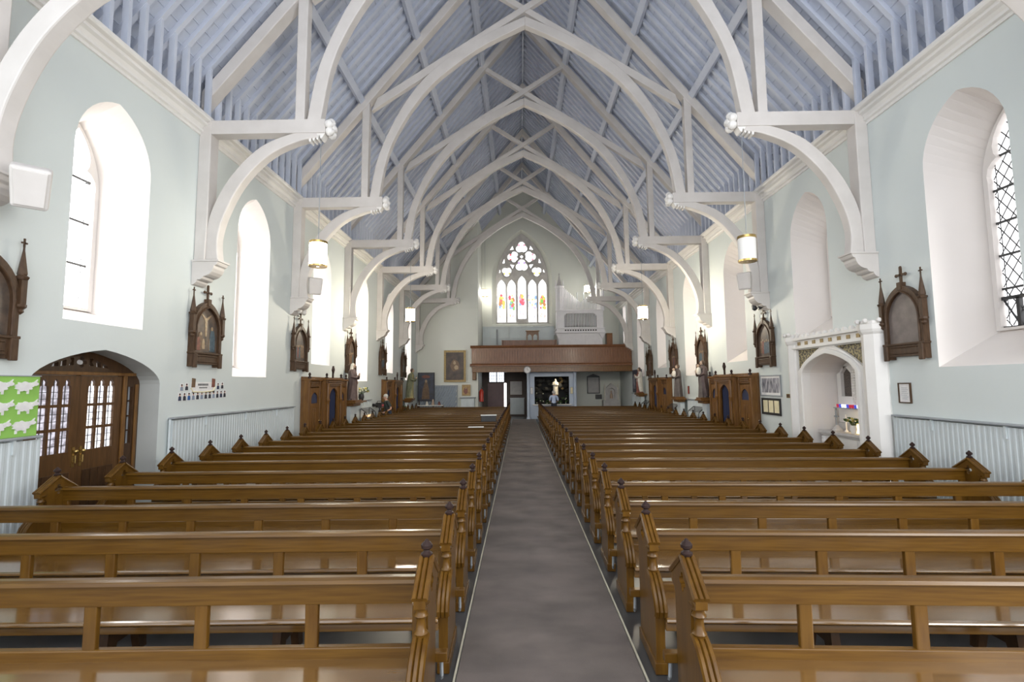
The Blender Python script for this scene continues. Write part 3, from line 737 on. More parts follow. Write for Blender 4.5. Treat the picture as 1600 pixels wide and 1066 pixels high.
speaker(XR - .55, TY(1) - .05, 4.47, -.6, 'white loudspeaker on the right corbel under the unlit lamp', .25)
def flood(x, y, z, s, label):
    t = thing('floodlight', label, 'floodlight', (x, y, z), RL if s < 0 else RR, 'small black floodlights under the corbels')
    MB().box(-.2, .2, -.03, .0, 0, .03).build('bar', 'black', t)
    for xx in (-.16, .16):
        mb = MB(); mb.lathe([(.02, -.02), (.07, .02), (.08, .13), (.02, .14)], xx, -.12, 10); mb.build('lamp_head', 'black' if s > 0 else 'white', t, smooth=True)
    mb = MB(); mb.tube([(0, -.01, 0), (.03, -.01, -.05), (.12, -.01, -.06)], .012, 5); mb.build('cable', 'black', t)
flood(XR - .02, 13.3, 4.0 - .02, 1, 'black twin floodlight under the second right-hand corbel')
flood(XL + .02, 13.3, 3.98, -1, 'pale twin floodlight under the second left-hand corbel')

# ------------------------------------------------------------------ hanging lamps
def lamp(x, y, z, top, label, on=True, r=.155, h=.47, m='lampon'):
    t = thing('pendant_lamp', label, 'hanging lamp', (x, y, z), 0, 'cylindrical hanging lamps')
    MB().lathe([(.02, .0), (r, .02), (r, h - .03), (.03, h)], 0, 0, 20).build('glass_shade', m if on else 'lampoff', t, smooth=True)
    mb = MB(); mb.lathe([(r + .008, .0), (r + .012, .03), (r + .004, .035)], 0, 0, 20); mb.build('brass_band', 'brass', t, smooth=True); mb = MB(); mb.lathe([(r + .004, h - .04), (r + .012, h - .035), (r + .008, h + .01), (.03, h + .03)], 0, 0, 20); mb.build('brass_cap', 'brass', t, smooth=True)
    MB().tube([(0, 0, h), (0, 0, top - z)], .007, 5).build('cord', 'grey', t)
lamp(XC - 3.98, TY(0), 4.25, 6.8, 'lit white cylinder lamp hanging at left, first from the front')
lamp(XC + 3.98, TY(0), 4.25, 6.8, 'unlit white cylinder lamp with brass bands hanging at right', on=False)
lamp(XC - 3.98, TY(2), 4.2, 6.8, 'lit white lamp hanging at left, farther down the nave', m='lampwarm')
lamp(XC + 3.98, TY(2), 4.2, 6.8, 'lit white lamp hanging at right, farther down the nave', m='lampwarm')
lamp(-2.17, 31.4, 7.6, 11.5, 'lit lamp above the gallery, left of the great window', r=.2, h=.45, m='lampfar')
lamp(4.2, 30.4, 7.6, 11.0, 'lit lamp above the gallery, over the white organ', r=.2, h=.45, m='lampfar')
# ------------------------------------------------------------------ arched doorway on the left with glazed double doors
root = thing('door_1', None, None, (XL, DOOR_Y, 0), RL, kind='structure')
a = arch(DOOR_HW, 0.001, 2.09, 2.585); DEP = .34
M['doorgrey'] = mat('grey_door_reveal', (.46, .47, .45), .6, (.43, .44, .42), 2)
M['glowD'] = glow('porch_glass', (.62, .60, .68), .26, (.28, .26, .30), 14)
M['glowD2'] = glow('bright_porch_glass', (1, 1, 1), .42, (.45, .45, .50), 18)
MB().loft([[XZ(u, v, 0) for u, v in a], [XZ(u, v, DEP + .1) for u, v in a]], cap=False).build('reveal', 'doorgrey', root)
head_hole = [p for p in arch(DOOR_HW - .08, 2.29, 2.11, 2.50) if p[1] >= 2.289]
# timber frame: the whole arch less the leaf openings and tracery
LW = .755
leafs = [[(-LW, .02), (-.002, .02), (-.002, 2.22), (-LW, 2.22)], [(.002, .02), (LW, .02), (LW, 2.22), (.002, 2.22)]]
def quatre(cx, cz, r): return [(cx + (r * .55 + r * .45 * abs(math.cos(2 * t))) * math.cos(t), cz + (r * .55 + r * .45 * abs(math.cos(2 * t))) * math.sin(t)) for t in (2 * PI * i / 24 for i in range(24))]
tr = [quatre(0, 2.41, .085)]
for sx in (-1, 1):
    tr += [[(sx * (.13 + .0), 2.36), (sx * .21, 2.36), (sx * .17, 2.42), (sx * .20, 2.47), (sx * .13, 2.47)][::sx], [(sx * .25, 2.35), (sx * .34, 2.34), (sx * .33, 2.41), (sx * .25, 2.44)][::sx], [(sx * .37, 2.34), (sx * .47, 2.33), (sx * .45, 2.37), (sx * .37, 2.40)][::sx]]
sl = [[(sx * x, z) for x, z in ((.85, 1.14), (.99, 1.14), (.99, 2.05), (.85, 2.05))][::sx] for sx in (-1, 1)]
MB().plate(a, leafs + tr + sl, XZ, DEP, DEP + .07).build('door_frame', 'oakdark', root, bevel=.006)
mb = MB(); mb.box(-1.0, 1.0, DEP - .04, DEP, 2.22, 2.27)
for sx in (-1, 1): mb.box(sx * .80 - .035, sx * .80 + .035, DEP - .03, DEP, 0, 2.22); mb.box(sx * 1.06 - .03, sx * 1.06 + .03, DEP - .02, DEP, 0, 2.09)
mb.build('frame_moulding', 'confess', root, bevel=.008)
mb = MB()
mb.box(-.5, .5, DEP + .06, DEP + .065, 2.32, 2.52); mb.build('tracery_glass', 'paper', root)
mb = MB()
for sx in (-1, 1): mb.box(sx * .92 - .075, sx * .92 + .075, DEP + .05, DEP + .055, 1.13, 2.06)
mb.build('side_glass', 'grey', root)
mb = MB()
for sx in (-1, 1):
    for z in (1.35, 1.58, 1.82): mb.box(sx * .92 - .07, sx * .92 + .07, DEP + .03, DEP + .05, z - .012, z + .012)
    mb.box(sx * .92 - .008, sx * .92 + .008, DEP + .03, DEP + .05, 1.14, 2.05)
mb.build('side_bars', 'oakdark', root)
for e, (x0, x1) in enumerate(((-LW, -.003), (.003, LW))):
    W_ = x1 - x0; holes = []; cols = 3; cw = (W_ - .24) / 3
    for c in range(cols):
        cx = x0 + .12 + cw * (c + .5); hw = cw / 2 - .018
        holes += [[(cx - hw, 1.14), (cx + hw, 1.14), (cx + hw, 1.44), (cx - hw, 1.44)], [(cx - hw, 1.48), (cx + hw, 1.48), (cx + hw, 1.77), (cx - hw, 1.77)]]
        holes.append([(cx + u, z) for u, z in ((-hw, 1.81), (hw, 1.81), (hw, 2.02), (hw * .92, 2.06), (hw * .55, 2.07), (hw * .62, 2.12), (0, 2.17), (-hw * .62, 2.12), (-hw * .55, 2.07), (-hw * .92, 2.06), (-hw, 2.02))])
    lf = MB().plate([(x0, .02), (x1, .02), (x1, 2.215), (x0, 2.215)], holes, XZ, DEP + .0, DEP + .05).build('door_leaf', 'doorwood', root, bevel=.005)
    MB().box(x0 + .08, x1 - .08, DEP + .035, DEP + .045, 1.12, 2.18).build('leaded_glass', 'glowD2' if e else 'glowD', lf)
    mb = MB()
    for c in range(cols):
        cx = x0 + .12 + cw * (c + .5)
        mb.box(cx - .004, cx + .004, DEP + .026, DEP + .036, 1.13, 2.15)
        for z in (1.24, 1.34, 1.575, 1.675, 1.89, 1.98): mb.box(cx - cw / 2 + .01, cx + cw / 2 - .01, DEP + .026, DEP + .036, z - .004, z + .004)
    mb.build('lead_bars', 'lead', lf)
    mb = MB()
    for i in range(4):
        xx = x0 + .10 + (W_ - .2) * (i + .5) / 4; mb.box(xx - .065, xx + .065, DEP - .012, DEP, .14, .86)
    mb.build('lower_panels', 'oakdark', lf, bevel=.008)
    mb = MB(); hx = -.06 if e == 0 else .06
    mb.box(hx - .02, hx + .02, DEP - .015, DEP, .92, 1.20); mb.ell((hx, DEP - .05, 1.14), (.03, .03, .03)); mb.tube([(hx, DEP, 1.0), (hx, DEP - .05, .98), (hx, DEP - .05, 1.08), (hx, DEP, 1.09)], .010, 6)
    mb.build('door_handle', 'brass', lf, smooth=True)

# ------------------------------------------------------------------ white arched shrine niche on the right wall
root = thing('shrine', 'white arched gothic shrine niche with battlemented pillars on the right wall', 'shrine', (XR, NICHE_Y, 0), RR)
na = arch(NICHE_HW, 0.001, 2.18, 2.62)
MB().loft([[XZ(u, v, 0) for u, v in na], [XZ(u * .95, v, .62) for u, v in na]], cap=False).build('niche_lining', 'reveal', root)
MB().prism([(u * .96, v) for u, v in na], XZ, .62, .65).build('niche_back', 'reveal', root)
oa = arch(NICHE_HW + .10, .001, 2.20, 2.73)
spand = []
for sx in (-1, 1):
    spand.append([(sx * x, z) for x, z in ((1.13, 2.27), (1.13, 2.76), (.25, 2.76), (.52, 2.64), (.80, 2.49))][::sx])
MB().plate([(-1.22, .001), (1.22, .001), (1.22, 3.0), (-1.22, 3.0)], [na] + spand, XZ, -.14, 0).build('surround', 'white', root)
mb = MB(); mb.strip([(u * 1.0, v) for u, v in na[1:] + na[:1]], [(u, v) for u, v in oa[1:] + oa[:1]], XZ, -.19, -.13); mb.build('arch_moulding', 'white', root, bevel=.015)
M['spandrel'] = mat('gilded_tracery', (.36, .30, .15), .5, (.05, .04, .03), 22, lo=.47, hi=.53)
for sp in spand: MB().prism(sp, XZ, -.09, -.06).build('gilded_spandrel', 'spandrel', root)
mb = MB(); mb.box(-1.22, 1.22, -.20, -.12, 2.78, 2.82); mb.box(-1.24, 1.24, -.22, -.10, 2.97, 3.03)
for i in range(11): x = -1.06 + i * .212; mb.box(x - .045, x + .045, -.20, -.12, 3.03, 3.075); mb.box(x - .03, x + .03, -.19, -.13, 3.075, 3.10)
mb.build('crested_cornice', 'white', root, bevel=.006)
for i in range(8): x = -1.0 + i * .285; MB().box(x - .05, x + .05, -.155, -.135, 2.86, 2.935).build('gilded_boss', 'gold', root)
for sx, off in ((-1, 1.31), (1, 1.31)):
    mb = MB(); r = .19 if sx < 0 else .23
    x = sx * off
    mb.lathe([(r + .05, 0), (r + .05, .3), (r, .36), (r, 2.88), (r + .03, 2.92), (r + .05, 2.97), (r + .05, 3.06), (r + .02, 3.08), (r + .02, 3.12), (.02, 3.13)], x, -.04, 8)
    for i in range(8):
        t = 2 * PI * (i + .5) / 8; mb.ell((x + (r + .04) * math.cos(t), -.04 + (r + .04) * math.sin(t), 3.12), (.05, .05, .045), 6, 4)
    mb.build('pillar', 'white', root)
# reredos at the back of the niche
mb = MB()
pan = [[(sx * .50 - .17, 1.72), (sx * .50 + .17, 1.72), (sx * .50 + .17, 2.22), (sx * .50, 2.36), (sx * .50 - .17, 2.22)] for sx in (-1, 1)] + [[(-.16, 1.50), (.16, 1.50), (.16, 2.28), (0, 2.44), (-.16, 2.28)]]
mb.plate([(-.80, 1.1), (.80, 1.1), (.80, 2.2), (0, 2.56), (-.80, 2.2)], pan, XZ, .53, .62); mb.build('reredos', 'white', root)
M['lattice'] = mat('dark_lattice', (.16, .13, .11), .6, (.05, .04, .035), 40)
for sx in (-1, 1): MB().box(sx * .50 - .18, sx * .50 + .18, .60, .615, 1.7, 2.37).build('lattice_panel', 'lattice', root)
mb = MB(); mb.lathe([(.09, 1.50), (.10, 1.7), (.08, 1.95), (.06, 2.05), (.03, 2.08)], 0, .57, 12, sy=.5); mb.ell((0, .555, 2.15), (.05, .04, .065)); mb.build('gilded_figure', 'gold', root, smooth=True)
for sx in (-1, 1):
    mb = MB()
    for i in range(14):
        for x in (.22, .285): mb.ell((sx * x, .525, 1.56 + .055 * i), (.022, .02, .02), 6, 4)
    mb.build('carved_border', 'white', root)
# altar table
al = thing('side_altar', 'white carved side altar with grey top inside the arched shrine niche', 'altar', (XR, NICHE_Y, 0), RR)
MB().box(-.70, .70, .10, .61, .02, .94).build('altar_base', 'white', al, bevel=.01)
mb = MB(); mb.box(-.76, .76, .02, .61, .94, 1.0); mb.box(-.73, .73, .05, .61, .90, .94); mb.build('altar_top', 'stone', al, bevel=.012)
mb = MB(); mb.box(-.42, .42, .08, .11, .62, .86)
for sx in (-1, 1):
    mb.lathe([(.05, .1), (.06, .3), (.035, .5), (.06, .75), (.08, .88)], sx * .58, .08, 10)
    mb.ell((sx * .58, .05, .78), (.07, .05, .1), 8, 6)
mb.build('carved_front', 'white', al, bevel=.01)
mb = MB()
for i in range(4):
    t = 2 * PI * i / 4 + PI / 4; mb.ell((.11 * math.cos(t), .085, .42 + .11 * math.sin(t)), (.085, .03, .085), 10, 6)
mb.build('quatrefoil', 'frame', al, smooth=True)
mb = MB(); mb.box(-.70, .70, .44, .60, 1.0, 1.16); mb.build('gradine', 'stone', al, bevel=.008)
GX = lambda x, y, z: (XR + y, NICHE_Y - x, z)
for i in range(15):
    x = -.62 + i * .082; c = (0, 1, 2, 2, 1, 0, 0, 1, 2, 1, 2, 1, 1, 2, 0)[i]
    mb = MB(); mb.lathe([(.016, 0), (.026, .025), (.028, .068), (.022, .072)], 0, 0, 8)
    o = mb.build('votive_light', 'votive%d' % c if 'votive%d' % c in M else M.setdefault('votive%d' % c, [glow('red_votive_glass', (.40, .01, .03), .22), glow('blue_votive_glass', (.03, .05, .45), .25), glow('white_votive_glass', (.8, .85, 1), .3)][c]), smooth=True)
    tag(o, '%s votive glass on the shelf inside the white arched shrine, %s from its camera side' % (('red', 'blue', 'pale')[c], ORD[14 - i].replace('nearest', 'first')), 'votive light', 'votive lights in the white shrine', GX(x, .40, 1.485))
sh = thing('votive_shelf', 'thin metal shelf carrying coloured votive lights in the white shrine', 'shelf', (XR, NICHE_Y, 0), RR)
mb = MB(); mb.box(-.70, .70, .35, .45, 1.465, 1.483); mb.build('shelf_plate', 'grey', sh)
mb = MB()
for x in (-.69, .69): mb.box(x - .010, x + .010, .38, .42, 1.0, 1.465)
mb.build('support', 'grey', sh)
t = thing('altar_cross', 'small grey standing crucifix on the side altar of the white shrine', 'cross', GX(-.46, .26, 1.0), 0)
mb = MB(); mb.lathe([(.10, 0), (.10, .03), (.05, .08), (.03, .12)], 0, 0, 8); mb.build('foot', 'stone', t)
mb = MB(); mb.box(-.012, .012, -.012, .012, .1, .42); mb.box(-.012, .012, -.07, .07, .29, .315); mb.build('cross_bar', 'grey', t)
t = thing('candle', 'thin white candle standing on the side altar of the white shrine', 'candle', GX(-.22, .30, 1.0), 0)
MB().lathe([(.04, 0), (.02, .03), (.012, .05), (.012, .34), (.002, .36)], 0, 0, 8).build('wax', 'paper', t)
def bouquet(name, label, loc, r, h, petals, vase='white', seed=3, rot=0, vh=.16):
    t = thing(name, label, 'flowers', loc, rot); rn = random.Random(seed)
    mb = MB(); mb.lathe([(r * .32, 0), (r * .5, vh * .5), (r * .42, vh), (r * .36, vh)], 0, 0, 10); mb.build('vase', vase, t, smooth=True)
    mb = MB(); fl = MB()
    for i in range(26):
        a = rn.random() * 2 * PI; q = rn.random() ** .5; x, y, z = r * q * math.cos(a), r * q * math.sin(a), vh + h * (.35 + .65 * rn.random() * (1.2 - q * .6))
        mb.tube([(0, 0, vh * .6), (x * .5, y * .5, (vh + z) / 2), (x, y, z)], .005, 4)
        mb.add([(x, y, z), (x + .05 * math.cos(a), y + .05 * math.sin(a), z - .02), (x + .09 * math.cos(a + .4), y + .09 * math.sin(a + .4), z + .02), (x + .03 * math.cos(a + 1), y + .03 * math.sin(a + 1), z + .03)], [(0, 1, 2, 3)])
        fl.mi = i % len(petals); fl.ell((x, y, z), (r * .21, r * .21, r * .17), 7, 5)
    mb.build('stems', 'foliage', t); fl.build('blooms', petals, t, smooth=True); return t
M['yellowfl'] = mat('yellow_petals', (.62, .48, .12), .6, (.45, .40, .10), 20)
M['whitefl'] = mat('cream_petals', (.75, .72, .58), .6, (.55, .58, .40), 20)
M['pinkfl'] = mat('pink_petals', (.6, .12, .13), .6, (.35, .06, .06), 20)
bouquet('flower_vase', 'yellow and green flowers in a white vase on the shrine altar', GX(.16, .20, 1.0), .13, .14, ['yellowfl', 'foliage', 'yellowfl'])
t = thing('candle_lantern', 'warm glowing candle lantern behind the shrine altar flowers', 'lantern', GX(.14, .36, 1.0), 0)
MB().lathe([(.07, 0), (.09, .03), (.09, .24), (.05, .28)], 0, 0, 10).build('glass', glow('warm_candle_glass', (1, .72, .34), 1.2), t, smooth=True)

# ------------------------------------------------------------------ confessionals
def confessional(s, y, label):
    t = thing('confessional', label, 'confessional', (XL if s < 0 else XR, y, 0), RL if s < 0 else RR, 'carved wooden confessionals')
    d1, d2 = .22, .36; W3, W1 = 1.50, .64
    mb = MB()
    mb.box(-W3, W3, -.05, 0, 0.02, 2.30)
    for sx in (-1, 1):
        a0, a1 = sorted((sx * W3, sx * W1))
        mb.box(a0, a1, -d1, -.05, 2.0, 2.18); mb.box(a0, a1, -d1 + .06, -.05, .02, 2.0)
        for xx in (sx * (W3 - .035), sx * (W1 + .07)): mb.box(xx - .05, xx + .05, -d1 - .02, -.05, .02, 2.2)
    mb.build('side_bays', 'confess', t, bevel=.01)
    hole = arch(.33, .78, 1.72, 1.98)
    mb = MB(); mb.plate([(-W1, .02), (W1, .02), (W1, 2.2), (-W1, 2.2)], [hole], XZ, -d2, -d2 + .06)
    mb.box(-W1 + .004, -W1 + .05, -d2 + .058, -.05, .022, 2.197); mb.box(W1 - .05, W1 - .004, -d2 + .058, -.05, .022, 2.197); mb.box(-W1 + .05, W1 - .05, -d2 + .058, -.05, 2.05, 2.197)
    for sx in (-1, 1):
        mb.lathe([(.06, .02), (.06, .5), (.04, .56), (.04, 1.5), (.055, 1.56), (.07, 1.62), (.05, 1.66), (.05, 2.1)], sx * (W1 - .12), -d2 - .02, 8)
    mb.build('centre_bay', 'confess', t, bevel=.008)
    mb = MB(); pts = []
    for i in range(29):
        x = -.34 + .68 * i / 28; pts.append((x, -d2 + .10 + .03 * math.cos(i * PI / 2)))
    mb.prism(pts + [(.34, -d2 + .16), (-.34, -d2 + .16)], XY, .78, 2.0); mb.build('curtain', 'navy', t, smooth=True)
    mb = MB(); 
    for xx in (-.2, .2): mb.box(xx - .13, xx + .13, -d2 - .025, -d2, .2, .60)
    mb.box(-.45, .45, -d2 - .03, -d2, .66, .71); mb.build('lower_panels', 'confess', t, bevel=.012)
    for sx in (-1, 1):
        cx = sx * (W3 + W1) / 2; hw = (W3 - W1) / 2 - .13
        win = [(cx + u, z) for u, z in arch(hw - .07, 1.55, 1.68, 1.86, 5)]
        dr = MB().plate([(cx - hw, .06), (cx + hw, .06), (cx + hw, 1.98), (cx - hw, 1.98)], [win], XZ, -d1 - .0, -d1 + .05).build('door', 'confess', t, bevel=.005)
        MB().box(cx - hw + .05, cx + hw - .05, -d1 + .03, -d1 + .04, 1.53, 1.88).build('pane', 'navy', dr)
        mb = MB()
        for xx in (-.075, .075): mb.box(cx + xx - .055, cx + xx + .055, -d1 - .018, -d1, .75, 1.42)
        mb.box(cx - hw + .06, cx + hw - .06, -d1 - .018, -d1, .2, .6); mb.build('door_panels', 'confess', dr, bevel=.01)
        mb = MB(); mb.ell((cx + hw * .75, -d1 - .03, 1.05), (.022, .025, .022)); mb.build('knob', 'brass', dr, smooth=True)
    mb = MB()
    for sx in (-1, 1):
        a0, a1 = sorted((sx * (W3 + .03), sx * (W1 - .0)))
        mb.box(a0, a1, -d1 - .06, -.02, 2.18, 2.24)
        for k in range(3): mb.box(a0 + .12, a1 - .12, -d1 - .03 - .01 * k, -d1, 2.02 + .05 * k, 2.04 + .05 * k)
    mb.box(-W1 - .03, W1 + .03, -d2 - .06, -.02, 2.2, 2.27)
    for k in range(3): mb.box(-W1 + .05, W1 - .05, -d2 - .04 - .015 * k, -d2, 2.04 + .05 * k, 2.065 + .05 * k)
    mb.build('cornice', 'confess', t, bevel=.012)
    for x, yy in ((-W3 + .05, -d1), (W3 - .05, -d1), (-W1 + .05, -d2), (W1 - .05, -d2)):
        mb = MB(); mb.lathe([(.05, 2.2), (.05, 2.29), (.02, 2.31), (.04, 2.35), (.03, 2.39), (.008, 2.41)], x, yy, 8); mb.build('finial', 'finial', t, smooth=True)
    mb = MB(); mb.box(-.03, .03, -d2 + .02, -d2 + .06, 2.26, 2.45); mb.prism([(0, 2.40), (.075, 2.52), (0, 2.64), (-.075, 2.52)], XZ, -d2 + .01, -d2 + .06); mb.build('crest', 'finial', t)
    return t
confessional(-1, 15.2, 'carved wooden confessional on the left wall with navy curtain, nearer of the two there')
confessional(1, 15.2, 'carved wooden confessional on the right wall with navy curtain beside forest print')
confessional(-1, 23.2, 'wooden confessional on the left wall behind the cameraman')
confessional(1, 23.0, 'wooden confessional far along the right wall before the red robed statue')

# ------------------------------------------------------------------ statues on pedestals
def statue(s, y, z, h, label, robe, mantle, head, hair, child=None, off=.30, sideon=0., bend=0.):
    t = thing('statue', label, 'statue', ((XL + off) if s < 0 else (XR - off), y, z), (RL if s < 0 else RR) + sideon, 'painted statues along the side walls')
    R = lambda f, rx, ry, fold, cy=0., ph=0., n=40: [(rx * h * (1 + fold * math.cos(9 * 2 * PI * i / n + ph)) * math.cos(2 * PI * i / n), cy * h + ry * h * (1 + fold * math.cos(9 * 2 * PI * i / n + ph)) * math.sin(2 * PI * i / n), f * h) for i in range(n)]
    b = bend
    mb = MB(); mb.loft([R(0.04, .15, .12, .10), R(.12, .14, .115, .09), R(.35, .125, .105, .06, -b * .1), R(.52, .115, .095, .04, -b * .3), R(.66, .12, .09, .03, -b * .6), R(.76, .135, .085, .02, -b * .9), R(.81, .10, .065, 0, -b), R(.835, .045, .045, 0, -b * 1.1), R(.87, .038, .04, 0, -b * 1.2)]); mb.build('robe', robe, t, smooth=True)
    if mantle:
        mb = MB(); P = lambda f, rx, ry, cy, a0=-.35, n=22: [(rx * h * math.cos(a0 * PI + (1 - 2 * a0) * PI * i / n) * (1 + .05 * math.cos(i * 1.9)), cy * h + ry * h * math.sin(a0 * PI + (1 - 2 * a0) * PI * i / n), f * h) for i in range(n + 1)]
        o_ = [P(.08, .165, .135, .0, -.10), P(.3, .155, .13, -b * .1, -.2), P(.5, .145, .12, -b * .3, -.28), P(.68, .15, .11, -b * .6, -.25), P(.78, .155, .10, -b * .9, -.15), P(.83, .08, .07, -b)]
        i_ = [[(x * .93, yy * .93, zz) for x, yy, zz in r] for r in o_]
        mb.loft([a + list(reversed(c)) for a, c in zip(o_, i_)]); mb.build('mantle', mantle, t, smooth=True)
    mb = MB(); mb.ell((0, -.012 * h - b * 1.4 * h, .915 * h), (.045 * h, .052 * h, .06 * h), 14, 10); mb.ell((0, -.064 * h - b * 1.4 * h, .908 * h), (.008 * h, .012 * h, .014 * h), 6, 5); mb.ell((0, -.05 * h - b * 1.4 * h, .875 * h), (.02 * h, .016 * h, .014 * h), 8, 5)
    for sx in (-1, 1): mb.ell((sx * .018 * h, -.058 * h - b * 1.4 * h, .925 * h), (.008 * h, .005 * h, .005 * h), 6, 4)
    mb.build('head', head, t, smooth=True)
    mb = MB(); mb.ell((0, .006 * h - b * 1.4 * h, .925 * h), (.055 * h, .056 * h, .066 * h), 14, 10)
    if hair[1]: mb.loft([R(.92, .058, .05, .02, .012 - b * 1.3, n=20), R(.84, .075, .05, .05, .022 - b, n=20), R(.76, .10, .055, .06, .03 - b * .7, n=20)])
    mb.build('veil' if hair[1] else 'hair', hair[0], t, smooth=True)
    for sx in (-1, 1):
        mb = MB(); mb.tube([(sx * .125 * h, -b * h, .775 * h), (sx * .155 * h, -.03 * h - b * .7 * h, .64 * h), (sx * .10 * h, -.11 * h - b * .6 * h, .60 * h), (sx * .03 * h, -.15 * h - b * .7 * h, .655 * h)], [.045 * h, .042 * h, .038 * h, .026 * h], 10); mb.build('sleeve', mantle or robe, t, smooth=True)
        mb = MB(); mb.ell((sx * .022 * h, -.165 * h - b * .7 * h, .68 * h), (.014 * h, .02 * h, .035 * h), 8, 6)
        for q in range(4): mb.tube([(sx * (.012 + .007 * q) * h, -.17 * h - b * .7 * h, .70 * h), (sx * (.010 + .006 * q) * h, -.175 * h - b * .7 * h, (.73 + .004 * (q % 2)) * h)], .006 * h, 5)
        mb.tube([(sx * .03 * h, -.16 * h - b * .7 * h, .675 * h), (sx * .015 * h, -.185 * h - b * .7 * h, .70 * h)], .006 * h, 5)
        mb.build('hand', head, t, smooth=True)
    if child == 'beside':
        cx, ch = .24 * h, .52 * h
        mb = MB(); mb.lathe([(.09 * ch / .5 * .5, .03 * h), (.13 * ch * .8, .05 * h), (.11 * ch, .5 * ch), (.14 * ch, .74 * ch), (.06 * ch, .82 * ch), (.05 * ch, .86 * ch)], cx, -.02, 14); mb.build('child_robe', 'statwhite', t, smooth=True)
        mb = MB(); mb.ell((cx, -.03, .93 * ch), (.075 * ch, .08 * ch, .095 * ch), 10, 8); mb.build('child_head', head, t, smooth=True)
    if child == 'held':
        cx, cz = .10 * h, .62 * h
        mb = MB(); mb.lathe([(.04 * h, cz), (.06 * h, cz + .05 * h), (.052 * h, cz + .15 * h), (.025 * h, cz + .18 * h)], cx, -.14 * h, 12); mb.build('child_robe', 'statwhite', t, smooth=True)
        mb = MB(); mb.ell((cx, -.15 * h, cz + .215 * h), (.034 * h, .036 * h, .042 * h), 10, 8); mb.build('child_head', head, t, smooth=True)
    mb = MB(); mb.box(-.17 * h, (.34 if child == 'beside' else .17) * h, -.14 * h, .13 * h, 0, .045 * h); mb.build('plinth', 'confess', t, bevel=.012)
    return t
M['statbrown'] = mat('statue_brown', (.13, .085, .075), .5, (.09, .06, .055), 8)
M['statfriar'] = mat('statue_friar_brown', (.10, .08, .07), .5, (.07, .055, .05), 8)
M['statwhite'] = mat('statue_cream', (.72, .68, .60), .5, (.62, .58, .50), 8)
M['statgold'] = mat('statue_gold', (.42, .36, .17), .45, (.24, .22, .10), 9)
M['statgreen'] = mat('statue_dull_green', (.20, .20, .12), .5, (.13, .14, .08), 8)
M['statred'] = mat('statue_dull_red', (.26, .09, .06), .5, (.18, .06, .045), 8)
M['statface'] = mat('statue_flesh', (.52, .38, .28), .5, (.46, .33, .24), 8)
M['stathair'] = mat('statue_brown_hair', (.12, .08, .05), .6, (.08, .05, .03), 20)
def pedestal(s, y, z, w, label, wd='confess'):
    t = thing('statue_pedestal', label, 'pedestal', (XL if s < 0 else XR, y, 0), RL if s < 0 else RR, 'wall pedestals under the statues')
    MB().box(-w / 2 + .12, w / 2 - .12, -.30, -.13, .02, z - .14).build('pilaster', 'radiator', t, bevel=.01)
    mb = MB(); mb.box(-w / 2 + .05, w / 2 - .05, -.42, -.125, z - .14, z - .06); mb.box(-w / 2, w / 2, -.50, -.02, z - .06, z); mb.build('slab', wd, t, bevel=.012)
pedestal(-1, 17.22, 1.49, .84, 'white pilaster with wooden slab under the veiled woman statue')
statue(-1, 17.08, 1.49, 1.33, 'statue of a white veiled woman in brown mantle with a small child', 'statbrown', 'statbrown', 'statface', ('statwhite', True), 'beside')
pedestal(1, 17.05, 1.49, .60, 'wooden bracket pedestal under the statue holding a child')
statue(1, 17.05, 1.49, 1.33, 'tall grey-brown statue of a bearded man holding a child in white, right wall', 'statfriar', 'statbrown', 'statface', ('stathair', False), 'held')
pedestal(1, 19.75, 1.45, .62, 'wooden bracket pedestal under the brown robed friar statue')
statue(1, 19.75, 1.45, 1.33, 'statue of a brown robed friar holding a child, right wall', 'statfriar', None, 'statface', ('stathair', False), 'held')
pedestal(1, 26.1, 1.50, .75, 'golden wood pedestal under the red robed statue near the gallery')
statue(1, 26.1, 1.50, 1.38, 'statue in red robe with outstretched hands, far right wall by the gallery', 'statred', 'statwhite', 'statface', ('stathair', False), None)
pedestal(-1, 25.9, 1.30, .80, 'wooden pedestal under the gold robed statue near the end wall')
statue(-1, 25.9, 1.30, 1.62, 'statue in gold robe with bowed head, far left wall near end wall', 'statgold', 'statgreen', 'statface', ('stathair', False), None, bend=.05, off=.32)
bouquet('flower_vase', 'cream flowers in a dark vase on the shelf beside the veiled woman statue', (XL + .20, 18.35, 1.49), .22, .26, ['whitefl', 'yellowfl', 'whitefl'], 'black', 5, vh=.24)
MB_ = MB(); MB_.box(-.35, .35, -.30, 0, 0, .05)
tag(MB_.build('wall_shelf', 'confess', None, bevel=.01), 'small wooden shelf holding cream flowers on the left wall', 'shelf', None, (XL, 18.35, 1.44), RL)
t = bouquet('flower_pot', 'red flowers in dark bowl on stand before gold statue pedestal', (XL + .30, 25.0, .62), .22, .2, ['pinkfl', 'foliage', 'whitefl'], 'black', 9, vh=.2)
t = thing('flower_stand', 'white stand under the red flowers at the far left wall', 'stand', (XL + .30, 25.0, 0))
mb = MB(); mb.lathe([(.16, .0), (.12, .02), (.10, .58), (.16, .60), (.16, .62)], 0, 0, 12); mb.build('column_stand', 'radiator', t, smooth=True)

